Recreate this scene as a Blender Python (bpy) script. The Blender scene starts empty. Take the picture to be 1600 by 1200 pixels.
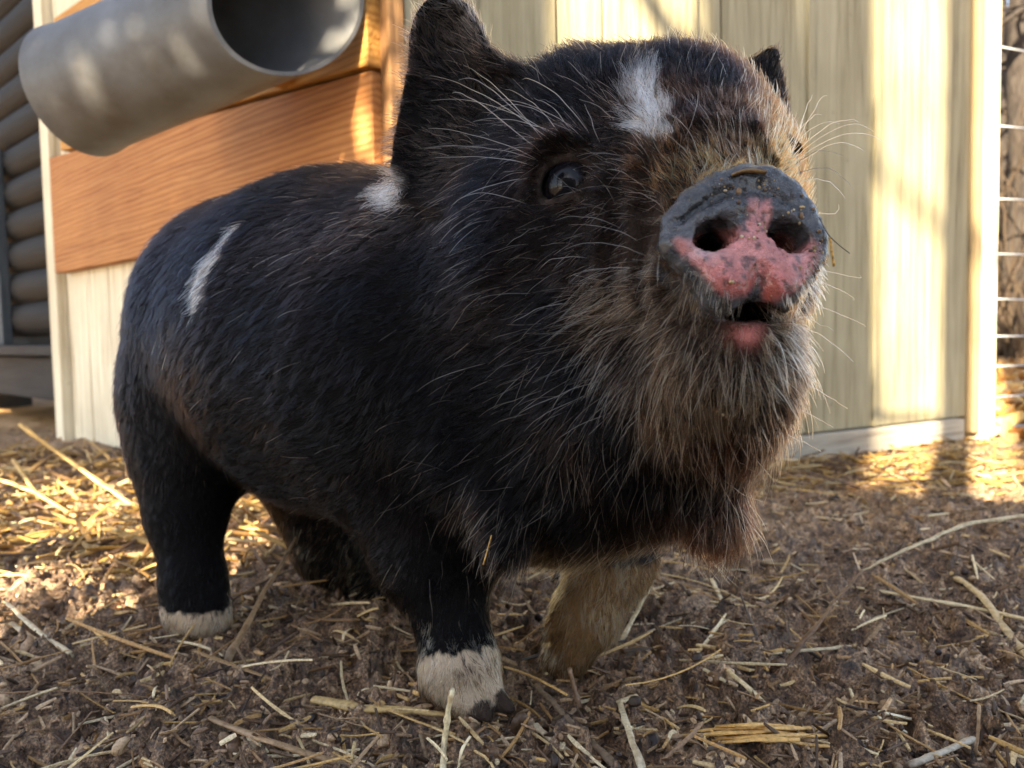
import bpy, bmesh, math, os
import numpy as np
from mathutils import Vector, Matrix
from mathutils.bvhtree import BVHTree
from mathutils.kdtree import KDTree

DRAFT = os.environ.get('PIG_DRAFT', '')          # '' builds everything
S = bpy.context.scene
COL = S.collection
rng = np.random.default_rng(7)

# ------------------------------------------------------------------ camera
FPX = 1300.0                                      # focal length in photo pixels (1600 wide)
CAM = np.array([0.0, 0.0, 0.30])
TH, RO = math.radians(3.6), 0.020
_R0 = np.array([1.0, 0, 0]); _U0 = np.array([0, math.sin(TH), math.cos(TH)])
FW = np.array([0, math.cos(TH), -math.sin(TH)])
RT = _R0*math.cos(RO) - _U0*math.sin(RO)
UP = _U0*math.cos(RO) + _R0*math.sin(RO)
cd = bpy.data.cameras.new('camera'); cam = bpy.data.objects.new('camera', cd); COL.objects.link(cam)
cd.sensor_width = 36.0; cd.lens = 36.0*FPX/1600.0; cd.clip_start = 0.02; cd.clip_end = 500
cd.dof.use_dof = True; cd.dof.focus_distance = 0.53; cd.dof.aperture_fstop = 9.5
M = Matrix.Identity(4)
for i in range(3):
    M[i][0] = RT[i]; M[i][1] = UP[i]; M[i][2] = -FW[i]; M[i][3] = CAM[i]
cam.matrix_world = M
S.camera = cam

# ------------------------------------------------------------------ sky, sun, exposure
SUN_EL, SUN_AZ = math.radians(30), math.radians(29)      # sun behind the camera, 29 deg to its left
SUNV = np.array([-math.sin(SUN_AZ)*math.cos(SUN_EL), -math.cos(SUN_AZ)*math.cos(SUN_EL), math.sin(SUN_EL)])
w = bpy.data.worlds.new('World'); S.world = w; w.use_nodes = True
nt = w.node_tree; nt.nodes.clear()
sky = nt.nodes.new('ShaderNodeTexSky'); sky.sky_type = 'NISHITA'; sky.sun_disc = False
sky.sun_elevation = SUN_EL; sky.sun_rotation = math.atan2(SUNV[0], SUNV[1])
bg = nt.nodes.new('ShaderNodeBackground'); bg.inputs[1].default_value = 0.062
wo = nt.nodes.new('ShaderNodeOutputWorld')
hs = nt.nodes.new('ShaderNodeHueSaturation'); hs.inputs['Saturation'].default_value = .68
nt.links.new(sky.outputs[0], hs.inputs['Color']); nt.links.new(hs.outputs[0], bg.inputs[0]); nt.links.new(bg.outputs[0], wo.inputs[0])
sl = bpy.data.lights.new('sun', 'SUN'); sl.energy = 5.0; sl.angle = math.radians(0.42); sl.color = (1.0, 0.86, 0.62)
so = bpy.data.objects.new('sun', sl); COL.objects.link(so)
so.rotation_euler = Vector(-SUNV).to_track_quat('-Z', 'Y').to_euler(); so.location = (0, 0, 5)
S.view_settings.view_transform = 'Standard'; S.view_settings.look = 'None'
S.view_settings.exposure = 3.2; S.view_settings.gamma = 1.0
S.render.engine = 'CYCLES'
S.cycles.max_bounces = 8; S.cycles.use_denoising = True
S.cycles_curves.shape = 'RIBBONS' if hasattr(S, 'cycles_curves') else None

# ------------------------------------------------------------------ helpers
def P(px, py, d):
    return CAM + d*(FW + (px-800.0)/FPX*RT - (py-600.0)/FPX*UP)
def ray(px, py):
    v = FW + (px-800.0)/FPX*RT - (py-600.0)/FPX*UP
    return v
def G(px, py, z=0.0):
    v = ray(px, py); return CAM + v*((z-CAM[2])/v[2])
def nrm(v):
    v = np.asarray(v, float); return v/np.linalg.norm(v)
def nrms(v):
    return v/np.maximum(np.linalg.norm(v, axis=-1, keepdims=True), 1e-9)
def sstep(a, b, x):
    t = np.clip((x-a)/(b-a), 0, 1); return t*t*(3-2*t)
_tab = np.random.default_rng(3).random(65536).astype(np.float32)
def vnoise(p, sc, seed=0):
    q = np.asarray(p, dtype=np.float64)*sc + 100.0 + seed*17.3
    i = np.floor(q).astype(np.int64); f = q-i; f = f*f*(3-2*f); out = 0
    for dx in (0, 1):
        for dy in (0, 1):
            for dz in (0, 1):
                h = ((i[..., 0]+dx)*73856093 ^ (i[..., 1]+dy)*19349663 ^ (i[..., 2]+dz)*83492791) & 65535
                wgt = (f[..., 0] if dx else 1-f[..., 0])*(f[..., 1] if dy else 1-f[..., 1])*(f[..., 2] if dz else 1-f[..., 2])
                out = out + _tab[h]*wgt
    return out*2-1
def fbm(p, sc, n=3, seed=0):
    return sum(vnoise(p, sc*2**k, seed+k)*0.5**k for k in range(n))

def obj(name, me, mat, parent=None, **props):
    if mat is not None:
        me.materials.clear()
        for m in (mat if isinstance(mat, (list, tuple)) else [mat]): me.materials.append(m)
    o = bpy.data.objects.new(name, me); COL.objects.link(o)
    if parent is not None:
        o.parent = parent; o.matrix_parent_inverse = parent.matrix_world.inverted()
    for k, v in props.items(): o[k] = v
    return o
def empty(name, loc, label=None, cat=None, group=None):
    o = bpy.data.objects.new(name, None); COL.objects.link(o); o.location = loc
    o.matrix_world = Matrix.Translation(Vector(loc)); o.empty_display_size = 0.05
    if label: o['label'] = label; o['category'] = cat
    if group: o['group'] = group
    return o
def mesh_np(name, V, F, smooth=True, cols=None):
    """V (n,3); F (m,k) int array"""
    me = bpy.data.meshes.new(name); V = np.ascontiguousarray(V, dtype=np.float32); F = np.ascontiguousarray(F, dtype=np.int32)
    k = F.shape[1]
    me.vertices.add(len(V)); me.vertices.foreach_set('co', V.ravel())
    me.loops.add(F.size); me.loops.foreach_set('vertex_index', F.ravel())
    me.polygons.add(len(F)); me.polygons.foreach_set('loop_start', np.arange(0, F.size, k, dtype=np.int32))
    me.polygons.foreach_set('loop_total', np.full(len(F), k, dtype=np.int32))
    me.update(calc_edges=True)
    me.polygons.foreach_set('use_smooth', np.full(len(F), smooth)); me.update()
    if cols is not None:
        for cn, arr in cols.items():
            if arr.ndim == 1:
                a = me.attributes.new(cn, 'FLOAT', 'POINT'); a.data.foreach_set('value', arr.astype(np.float32))
            else:
                a = me.color_attributes.new(cn, 'FLOAT_COLOR', 'POINT')
                rgba = np.ones((len(V), 4), np.float32); rgba[:, :3] = arr; a.data.foreach_set('color', rgba.ravel())
    return me
class MB:
    """collects faces for one mesh"""
    def __init__(s): s.v = []; s.f = []
    def add(s, V, F):
        b = len(s.v); s.v += [tuple(map(float, x)) for x in V]; s.f += [tuple(int(i)+b for i in f) for f in F]; return s
    def box(s, c, ax, ay, az, sx, sy, sz):
        c, ax, ay, az = map(np.asarray, (c, ax, ay, az)); V = []
        for i in (-1, 1):
            for j in (-1, 1):
                for k in (-1, 1): V.append(c+ax*sx*i/2+ay*sy*j/2+az*sz*k/2)
        return s.add(V, [(0, 1, 3, 2), (4, 6, 7, 5), (0, 4, 5, 1), (2, 3, 7, 6), (0, 2, 6, 4), (1, 5, 7, 3)])
    def tube(s, pts, rad, n=8, cap=True, flat=1.0, jit=0, rs=None):
        pts = [np.asarray(p, float) for p in pts]; V = []; F = []
        t0 = nrm(pts[-1]-pts[0]); up = np.array([0, 0, 1.0]) if abs(t0[2]) < .9 else np.array([1.0, 0, 0])
        for i, p in enumerate(pts):
            t = nrm(pts[min(i+1, len(pts)-1)]-pts[max(i-1, 0)]); a = nrm(np.cross(t, up)); b = np.cross(a, t)
            r = rad[i] if hasattr(rad, '__len__') else rad
            for k in range(n):
                th = 2*math.pi*k/n; rr = r*(1+(rs.uniform(-jit, jit) if jit else 0))
                V.append(p+a*rr*math.cos(th)+b*rr*flat*math.sin(th))
        for i in range(len(pts)-1):
            for k in range(n):
                F.append((i*n+k, i*n+(k+1) % n, (i+1)*n+(k+1) % n, (i+1)*n+k))
        if cap: F.append(tuple(range(n))[::-1]); F.append(tuple(range((len(pts)-1)*n, len(pts)*n)))
        return s.add(V, F)
    def mesh(s, name, smooth=False, bevel=0):
        me = bpy.data.meshes.new(name); me.from_pydata(s.v, [], s.f); me.update()
        if bevel:
            bm = bmesh.new(); bm.from_mesh(me)
            bmesh.ops.bevel(bm, geom=list(bm.edges), offset=bevel, segments=2, affect='EDGES', profile=.6, clamp_overlap=True)
            bm.to_mesh(me); bm.free()
        if smooth:
            for p in me.polygons: p.use_smooth = True
        return me

# ------------------------------------------------------------------ materials
def mat(name, base=(.5, .5, .5), rough=.7, spec=.3):
    m = bpy.data.materials.new(name); m.use_nodes = True; t = m.node_tree
    b = t.nodes['Principled BSDF']; b.inputs['Base Color'].default_value = (*base, 1)
    b.inputs['Roughness'].default_value = rough; b.inputs['Specular IOR Level'].default_value = spec
    return m, t, b
def N(t, ty, **kw):
    n = t.nodes.new(ty)
    for k, v in kw.items():
        if k.startswith('i_'):
            key = k[2:]; n.inputs[int(key) if key.isdigit() else key.replace('_', ' ')].default_value = v
        else: setattr(n, k, v)
    return n
def ramp(t, fac, stops):
    r = t.nodes.new('ShaderNodeValToRGB'); e = r.color_ramp.elements
    while len(e) < len(stops): e.new(0.5)
    for x, (p, c) in zip(e, stops): x.position = p; x.color = (*c, 1)
    t.links.new(fac, r.inputs[0]); return r.outputs[0]
def bump(t, b, h, dist, strength=1.0):
    n = t.nodes.new('ShaderNodeBump'); n.inputs['Strength'].default_value = strength; n.inputs['Distance'].default_value = dist
    t.links.new(h, n.inputs['Height']); t.links.new(n.outputs[0], b.inputs['Normal']); return n
def coords(t, scale, rot=(0, 0, 0), kind='Object'):
    tc = t.nodes.new('ShaderNodeTexCoord'); mp = t.nodes.new('ShaderNodeMapping')
    mp.inputs['Scale'].default_value = scale; mp.inputs['Rotation'].default_value = rot
    t.links.new(tc.outputs[kind], mp.inputs[0]); return mp.outputs[0]
def noise(t, vec, scale, detail=4, rough=.6, dist=0):
    n = t.nodes.new('ShaderNodeTexNoise'); n.inputs['Scale'].default_value = scale; n.inputs['Detail'].default_value = detail
    n.inputs['Roughness'].default_value = rough; n.inputs['Distortion'].default_value = dist
    if vec is not None: t.links.new(vec, n.inputs['Vector'])
    return n.outputs['Fac']
def mixc(t, fac, a, b, mode='MIX'):
    m = t.nodes.new('ShaderNodeMix'); m.data_type = 'RGBA'; m.blend_type = mode
    for sock, v in ((m.inputs[0], fac), (m.inputs[6], a), (m.inputs[7], b)):
        if isinstance(v, (int, float)): sock.default_value = v
        elif isinstance(v, tuple): sock.default_value = (*v, 1)
        else: t.links.new(v, sock)
    return m.outputs[2]
#@@STRUCT
def wood(name, c1, c2, dark, gs=1.0, axis='Z', rough=.75, ring=0):
    m, t, b = mat(name, c1, rough, .25)
    sc = {'Z': (1, 1, .045), 'X': (.045, 1, 1)}[axis]
    c = coords(t, tuple(x*gs for x in sc)); f1 = noise(t, c, 55, 5, .65, .3); f2 = noise(t, c, 220, 3, .6)
    big = noise(t, coords(t, (1, 1, 1)), 3.2, 3)
    col = ramp(t, f1, [(.30, dark), (.44, c1), (.60, c2), (.78, c1)])
    if ring:
        wv = N(t, 'ShaderNodeTexWave', wave_type='RINGS', rings_direction='Y'); wv.inputs['Scale'].default_value = 26; wv.inputs['Distortion'].default_value = 5.5
        wv.inputs['Detail'].default_value = 2; wv.inputs['Detail Scale'].default_value = 1.2
        t.links.new(coords(t, (.13, 1, 1)), wv.inputs['Vector']); rc = ramp(t, wv.outputs['Fac'], [(0, tuple(x*.62 for x in c1)), (.4, c1), (1, c2)])
        col = mixc(t, .65, col, rc)
    col = mixc(t, ramp(t, big, [(.35, (0, 0, 0)), (.7, (.35, .35, .35))]), col, dark)
    sp = ramp(t, noise(t, coords(t, (1, 1, 1)), 38, 2), [(.70, (0, 0, 0)), (.78, (.5, .5, .5))])
    col = mixc(t, sp, col, dark)
    t.links.new(col, b.inputs['Base Color']); ad = N(t, 'ShaderNodeMath', operation='ADD'); t.links.new(f1, ad.inputs[0]); t.links.new(f2, ad.inputs[1])
    bump(t, b, ad.outputs[0], .004, .6); return m
M_SID = wood('painted_siding', (.31, .265, .160), (.40, .35, .225), (.15, .125, .075))
M_POST = wood('pale_post', (.62, .55, .40), (.72, .66, .50), (.30, .22, .13))
M_ORG = wood('orange_plank', (.35, .14, .040), (.45, .215, .075), (.15, .052, .015), axis='X', ring=1)
M_YEL = wood('yellow_plank', (.44, .21, .045), (.52, .28, .08), (.24, .10, .02), axis='X', ring=1)
M_SKIRT = wood('grey_skirting', (.36, .32, .25), (.44, .39, .31), (.2, .16, .12), axis='X')
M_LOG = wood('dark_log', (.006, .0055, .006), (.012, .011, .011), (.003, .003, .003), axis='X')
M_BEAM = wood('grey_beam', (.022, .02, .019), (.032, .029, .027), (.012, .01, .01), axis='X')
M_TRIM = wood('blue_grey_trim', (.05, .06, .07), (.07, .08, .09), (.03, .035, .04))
M_BLOCK = wood('sun_block_wood', (.22, .19, .16), (.30, .27, .23), (.12, .1, .08))

def frame(origin, dirn):
    """local x along dirn, local -y outwards to the camera side, z up"""
    d = nrm([dirn[0], dirn[1], 0]); ang = math.atan2(d[1], d[0])
    return Matrix.Translation(Vector(origin)) @ Matrix.Rotation(ang, 4, 'Z')
def part(name, me, m, parent, mw, **pr):
    o = obj(name, me, m, None, **pr); o.parent = parent
    o.matrix_parent_inverse = Matrix.Translation(-Vector(parent.location)) if parent else Matrix.Identity(4)
    o.matrix_world = mw
    if parent: o.matrix_basis = mw
    return o
AX = ((1, 0, 0), (0, 1, 0), (0, 0, 1))
def lbox(x0, x1, y0, y1, z0, z1, bevel=.002, mb=None):
    own = mb is None; mb = mb or MB()
    mb.box(((x0+x1)/2, (y0+y1)/2, (z0+z1)/2), *AX, x1-x0, y1-y0, z1-z0)
    return mb.mesh('box', bevel=bevel) if own else mb

CRN = np.array([-.165, 1.385, 0.0])                      # near corner of the shed
RD = nrm([1.33, .735, 0]); LD = nrm([-1.17, 1.14, 0])
def wall_t(px, O, D):
    k = (px-800)/FPX; return (k*O[1]-O[0])/(D[0]-k*D[1])  # small tilts ignored
def wR(px): return wall_t(px, CRN, RD)
def wL(px): return wall_t(px, CRN, LD)
shed = empty('shed', tuple(CRN), 'beige painted plywood shed with orange planks on its left side, behind the piglet', 'shed')
FR = frame(CRN, RD)                                       # right wall: local x = distance from the corner
HT = 2.15
LEN_R = wR(1512)
seams = [0.0]+[wR(x) for x in (745, 880, 950, 1085, 1130, 1265, 1368, 1448)]+[LEN_R]
mb = MB()
for k, (x0, x1) in enumerate(zip(seams[:-1], seams[1:])):
    lbox(x0+.003, x1-.003, .0, .018, .062, HT, mb=mb)
part('siding_board', mb.mesh('siding', bevel=.002), M_SID, shed, FR, label='beige vertical board siding')
part('backing_panel', lbox(0, LEN_R, .0185, .035, .03, HT), wood('siding_groove', (.16, .13, .08), (.2, .16, .1), (.08, .06, .04)), shed, FR)
for k in (1, 4, 6, 7):
    x = seams[k]; part('batten', lbox(x-.010, x+.010, -.007, -.0005, .062, HT, .0015), M_SID, shed, FR)
part('skirting_board', lbox(.02, LEN_R-.03, -.016, .016, .004, .058, .003), M_SKIRT, shed, FR)
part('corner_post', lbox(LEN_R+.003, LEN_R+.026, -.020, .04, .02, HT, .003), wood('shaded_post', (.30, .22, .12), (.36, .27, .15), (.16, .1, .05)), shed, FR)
part('corner_trim', lbox(LEN_R+.028, LEN_R+.075, -.030, .05, .0, HT, .003), M_POST, shed, FR)
part('corner_board', lbox(-.030, -.003, -.012, .03, .0, HT, .003), wood('brown_corner', (.20, .10, .04), (.26, .14, .06), (.1, .05, .02)), shed, FR)
FL = frame(CRN, -LD)                                      # left wall: local x runs towards the corner (negative x = away)
LL = wL(112)
mb = MB(); x = -LL
while x < -.05:
    x2 = min(x+.165, -.034); lbox(x+.002, x2-.002, .0, .018, .0, HT, mb=mb); x = x2
part('siding_board', mb.mesh('siding2', bevel=.002), M_POST, shed, FL, label='pale cream boards below the orange planks')
part('end_post', lbox(-LL-.075, -LL-.004, -.03, .05, -.01, HT, .004), M_POST, shed, FL)
def tilted(x0, x1, z00, z01, z10, z11, y0, y1):
    """board from x0 to x1, lower edge z00..z10, upper edge z01..z11"""
    V = [(x0, y0, z00), (x1, y0, z10), (x1, y0, z11), (x0, y0, z01), (x0, y1, z00), (x1, y1, z10), (x1, y1, z11), (x0, y1, z01)]
    m = MB().add(V, [(0, 1, 2, 3), (5, 4, 7, 6), (4, 0, 3, 7), (1, 5, 6, 2), (3, 2, 6, 7), (4, 5, 1, 0)]); return m.mesh('board', bevel=.002)
x0 = -LL+.03
part('plank', tilted(x0, -.036, .50, .835, .50, .728, -.040, -.002), M_ORG, shed, FL, label='lower orange plank with wavy grain')
part('plank', tilted(x0+.12, -.036, .835, 1.20, .735, 1.14, -.046, -.002), M_YEL, shed, FL, label='upper yellow orange plank')
part('roof', lbox(-LL-.2, .15, -.2, 1.6, HT+.01, HT+.05), M_SKIRT, shed, FL)

# grey pipe on the left wall
M_PVC, t, b = mat('grey_pipe', (.33, .33, .325), .5, .4)
c = coords(t, (1, 1, 1)); n1 = noise(t, c, 9, 5, .65); n2 = noise(t, c, 120, 3)
t.links.new(ramp(t, n1, [(.3, (.065, .058, .052)), (.5, (.092, .092, .093)), (.75, (.125, .128, .138))]), b.inputs['Base Color']); bump(t, b, n2, .0008, .4)
pa, pb = P(126, 143, 1.46), P(452, 2, 1.27); ad = nrm(pb-pa); r0, r1, th = .110, .103, .006
def pipe_mesh(a, b_, ra, rb, th, n=72, m=14):
    d = nrm(b_-a); u = nrm(np.cross(d, [0, 0, 1])); v = np.cross(u, d); V = []; F = []
    cdir = CAM-b_; cdir = nrm(cdir-d*(cdir@d)); ncut = nrm(d*.80+cdir*.60)
    prof = [(i/m, 0) for i in range(m+1)]+[(1, -1), ]+[(1-i/m, -1) for i in range(1, m+1)]
    for s_, io in prof:
        for k in range(n):
            th_ = 2*math.pi*k/n; R = ra+(rb-ra)*s_+io*th
            if s_ < .06 and io == 0: R += .004*(1-s_/.06)
            off = (u*math.cos(th_)+v*math.sin(th_))*R; V.append(a+(b_-a)*s_+off-d*(off@ncut)/(d@ncut)*s_)
    m_ = len(prof)
    for i in range(m_):
        for k in range(n): F.append((i*n+k, i*n+(k+1) % n, ((i+1) % m_)*n+(k+1) % n, ((i+1) % m_)*n+k))
    return MB().add(V, F).mesh('pipe', smooth=True)
pipe = empty('pipe', tuple(pa), 'wide grey plastic pipe with open end, fixed across the orange planks', 'pipe')
pm = obj('pipe_body', pipe_mesh(pa, pb, r0, r1, th), M_PVC); pm.parent = pipe; pm.matrix_parent_inverse = Matrix.Translation(-Vector(pa))
md = pm.modifiers.new('edge', 'EDGE_SPLIT'); md.split_angle = math.radians(50)
wn = np.array([LD[1], -LD[0], 0])*-1        # towards the wall
wn = wn if wn[1] > 0 else -wn
mb = MB(); c0 = pa+(pb-pa)*.5; mb.box(c0+wn*(r0+.085), ad, wn, nrm(np.cross(ad, wn)), .05, .17, .035)
br = obj('bracket', mb.mesh('bracket', bevel=.002), M_YEL); br.parent = pipe; br.matrix_parent_inverse = Matrix.Translation(-Vector(pa))
mb = MB(); mb.tube([pa+ad*.012, pa+ad*.018], r0-.004, 48); ec = obj('darkening_cap', mb.mesh('cap'), M_PVC); ec.parent = pipe; ec.matrix_parent_inverse = Matrix.Translation(-Vector(pa))  # left end closed only to darken the inside of the pipe

# dark log building, further back on the left
LO = P(60, 533, 3.15); LO[2] = 0
logb = empty('log_building', tuple(LO), 'dark log walled building at the left edge, raised above the ground', 'building')
FB = frame(LO, -LD)
def log(z, r, x0, x1, seed):
    rs = np.random.default_rng(seed); pts = [np.array([x, 0, z]) for x in np.linspace(x0, x1, 12)]
    return MB().tube(pts, [r*(1+rs.uniform(-.02, .02)) for _ in pts], 20).mesh('log', smooth=True)
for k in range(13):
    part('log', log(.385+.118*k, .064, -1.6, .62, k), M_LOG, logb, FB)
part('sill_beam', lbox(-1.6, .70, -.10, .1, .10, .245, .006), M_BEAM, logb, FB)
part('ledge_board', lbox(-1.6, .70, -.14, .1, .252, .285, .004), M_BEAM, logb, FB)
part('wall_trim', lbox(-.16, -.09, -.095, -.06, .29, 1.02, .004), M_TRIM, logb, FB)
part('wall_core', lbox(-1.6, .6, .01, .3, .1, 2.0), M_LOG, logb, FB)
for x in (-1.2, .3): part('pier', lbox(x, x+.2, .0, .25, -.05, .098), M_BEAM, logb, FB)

# unseen blockers added behind the camera to shape the sun: board fence, trees
HS = np.array([-math.sin(SUN_AZ), -math.cos(SUN_AZ), 0]); ES = np.array([math.cos(SUN_AZ), -math.sin(SUN_AZ), 0])
TE = math.tan(SUN_EL)
def sh(r, q, z=0): return ES*r+HS*q+np.array([0, 0, z])
def rw(px, O=CRN, D=RD):
    t_ = wall_t(px, O, D); return float((O+D*t_)@ES)
QF = 2.6; fz = .93+QF*TE
fen = empty('sun_block_fence', tuple(sh(.4, QF)), 'tall board fence, unseen, added behind the camera to block the sun', 'fence')  # added to keep the sun off the pig and near ground
FF = frame(sh(0, QF), ES); mb = MB(); x = -.86; rs = np.random.default_rng(5)
while x < 3.0:
    wd = .14; lbox(x-.012, x+wd+.012, .021*(len(mb.v)//8 % 2), .02+.021*(len(mb.v)//8 % 2), 0, fz+rs.uniform(-.03, .03), mb=mb); x += wd
part('sun_block_board', mb.mesh('fence', bevel=.002), M_BLOCK, fen, FF)
for z in (.4, fz-.5): part('sun_block_rail', lbox(-.86, 3.0, .043, .08, z, z+.09), M_BLOCK, fen, FF)
M_BARK, t, b = mat('bark', (.09, .07, .055), .9, .1)
c = coords(t, (1, 1, .25)); n1 = noise(t, c, 30, 5, .7, .5)
t.links.new(ramp(t, n1, [(.3, (.012, .009, .008)), (.55, (.038, .031, .027)), (.8, (.075, .065, .055))]), b.inputs['Base Color']); bump(t, b, n1, .02, .8)
M_BARK2 = M_BARK
def tree(p, r, h, seed, label, group=None, branches=7, crown=None, bend=.03, lean=0):
    rs = np.random.default_rng(seed); e = empty('tree', tuple(p), label, 'tree', group)
    pts = [np.array([rs.uniform(-bend, bend)*i*.4+lean*i/9, rs.uniform(-bend, bend)*i*.4, h*i/9-.05]) for i in range(10)]
    rad = [r*(1.25 if i == 0 else 1-.55*i/9) for i in range(10)]
    def add(name, me, m):
        o = obj(name, me, m); o.parent = e; return o
    mb = MB().tube(pts, rad, 14)
    for _ in range(branches):
        i = rs.integers(3, 10); b0 = pts[i]; a = rs.uniform(0, 6.28); up = rs.uniform(.2, .9); L = rs.uniform(.5, 1.6)*h/6
        d = nrm([math.cos(a), math.sin(a), up]); bp = [b0+d*L*k/5+rs.normal(0, .02*L, 3)*k for k in range(6)]
        mb.tube(bp, [rad[i]*.45*(1-k/6.5) for k in range(6)], 6)
        for _ in range(4):
            j = rs.integers(1, 6); d2 = nrm(d+rs.normal(0, .6, 3)); mb.tube([bp[j]+d2*L*.4*k/3 for k in range(4)], [rad[i]*.16*(1-k/4.5) for k in range(4)], 4)
    add('trunk', mb.mesh('trunk', smooth=True), M_BARK)
    if crown:
        m, t, b = mat('needles', (.035, .055, .022), .6, .3); cc_, ax_, nlf = crown
        V = rs.normal(0, 1, (nlf, 3)); V = V/(np.abs(V)**6).sum(1)[:, None]**(1/6)*rs.uniform(.1, 1, (nlf, 1))**.45*np.array(ax_)+np.array(cc_)
        D = nrms(rs.normal(0, 1, (nlf, 3))); E = nrms(np.cross(D, rs.normal(0, 1, (nlf, 3)))); sz = rs.uniform(.06, .13, (nlf, 1))
        VV = np.stack([V-D*sz, V-E*sz*.25, V+D*sz, V+E*sz*.25], 1).reshape(-1, 3); add('crown', mesh_np('crown', VV, np.arange(len(VV)).reshape(-1, 4), False), m)
    return e
def band(ra, rb, q, seed, label, br=0):            # an added trunk, sized so its shadow covers ra..rb across the sun
    return tree(sh((ra+rb)/2, q), (rb-ra)/2/.76, 7.5, seed, label, None, br, bend=.004)
R880, R1085, R1372, R1472, R1526 = (rw(x) for x in (880, 1085, 1372, 1472, 1524))
band(-.80, R880, 3.4, 1, 'slim bare tree added unseen behind the fence to shade the wall, left of the two thick trunks')
band(R1085, (R1085+R1372)/2+.01, 3.9, 2, 'thick bare trunk added unseen close behind the fence to shade a band of the wall')
band((R1085+R1372)/2-.005, R1372+.012, 4.3, 3, 'second thick bare trunk added unseen just behind the first to widen its shade', 3)
band(rw(1468), rw(1518), 1.7, 4, 'very slim young tree added unseen right in front of the fence to shade the wall')
band(R1526+.075, R1526+.42, 4.6, 6, 'large bare tree added unseen at the far end of the fence to block the sun', 6)
QC = 3.6
btr = bpy.data.objects['tree.003']; mb = MB(); rt = rw(1495)
for zb, sl_ in ((2.0, .42), (1.62, .36), (1.28, .45), (2.4, .5)):  # branches added so their shadows imitate wire lines on the wall
    c_ = [sh(rt-.45*k/8, 1.7+.02*k, zb-.45*k/8*sl_+.012*math.sin(k*1.7)) for k in range(9)]; mb.tube([x-np.array(btr.location) for x in c_], [.011-.0006*k for k in range(9)], 7)
    mb.tube([c_[4]+(ES*-.3+np.array([0, 0, .22]))*k/4-np.array(btr.location) for k in range(5)], [.006-.001*k for k in range(5)], 6)
o_ = obj('shadow_branch', mb.mesh('shadow_branch', smooth=True), M_BARK); o_.parent = btr
tree(sh(-2.95, QC), .16, 7.0, 8, 'unseen evergreen added left of the fence, its dense low crown blocks the sun', None, 0,
     crown=(ES*.62+np.array([0, 0, 0.88+QC*TE+1.35]), (1.42, .95, 1.35), 34000))  # leaf mass added to keep the sun off the left wall

tree(sh(-2.35, 2.9), .05, 2.6, 9, 'small sparse evergreen added unseen in front of the dense one to dapple the sunlight', None, 0,
     crown=(ES*1.05+np.array([0, 0, .60+2.9*TE]), (.62, .35, .42), 400))  # sparse leaves added to break up the sun on the straw
# woods beyond, seen past the right end of the shed
rs = np.random.default_rng(21)
for k in range(58):
    y = rs.uniform(4.5, 16); kx = rs.uniform(.50, .72) if k < 14 else rs.uniform(-.9, 1.1)
    tree(np.array([kx*y, y, 0]), rs.uniform(.05, .15), rs.uniform(6, 9), 100+k, 'bare brown tree trunk in the woods behind the shed', 'bare trees in the woods', 6, bend=.05)
for k in range(8):
    x = rs.uniform(-14, 14); tree(np.array([x, -rs.uniform(8, 14), 0]), .15, 8, 200+k, 'bare brown tree of the woods behind the camera', 'bare trees behind the camera', 6, bend=.05)
# grey brown underbrush of the woods, a mass nobody could count
rs = np.random.default_rng(33); n = 26000; yy = rs.uniform(6.5, 15, n); xx = yy*rs.uniform(-1.5, 1.5, n); hh = rs.uniform(.3, 3.4, n)*(.3+.7*rs.random(n)**2); dx = rs.normal(0, .25, (n, 2))
A = np.stack([xx, yy, np.zeros(n)], 1); B_ = A+np.c_[dx*hh[:, None], hh]; wv = np.c_[rs.uniform(.004, .012, (n, 1)), rs.normal(0, .004, (n, 2))]
Vb = np.stack([A-wv, A+wv, B_+wv*.3, B_-wv*.3], 1).reshape(-1, 3)
obj('underbrush', mesh_np('underbrush', Vb, np.arange(4*n).reshape(-1, 4), False), mat('brush', (.045, .032, .022), .9, .1)[0], None, kind='stuff')
# wire fence joining the shed corner
WP = CRN+RD*(LEN_R+.12); WD = nrm([.93, .35, 0]); wf = empty('wire_fence', tuple(WP), 'galvanised wire mesh fence running right from the shed corner', 'fence')
FW_ = frame(WP, WD); M_WIRE, _, _b = mat('wire', (.42, .43, .44), .45, .5); _b.inputs['Metallic'].default_value = .6
mb = MB()
for z in (.02, .10, .18, .26, .36, .48, .62, .80, 1.0, 1.2): mb.tube([np.array([x, .004*math.sin(x*9), z+.004*math.sin(x*5+z*9)]) for x in np.linspace(0, 4, 30)], .0022, 5)
for x in np.arange(.15, 4, .15): mb.tube([np.array([x, .004, 0]), np.array([x, .004, 1.2])], .0018, 5)
part('wire_mesh', mb.mesh('wires', smooth=True), M_WIRE, wf, FW_)
for x in (.35+1.4, 3.9): part('post', MB().tube([np.array([x, .05, -.1]), np.array([x, .05, 1.35])], .035, 12).mesh('post', smooth=True), M_BARK, wf, FW_)
#@@END

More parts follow.
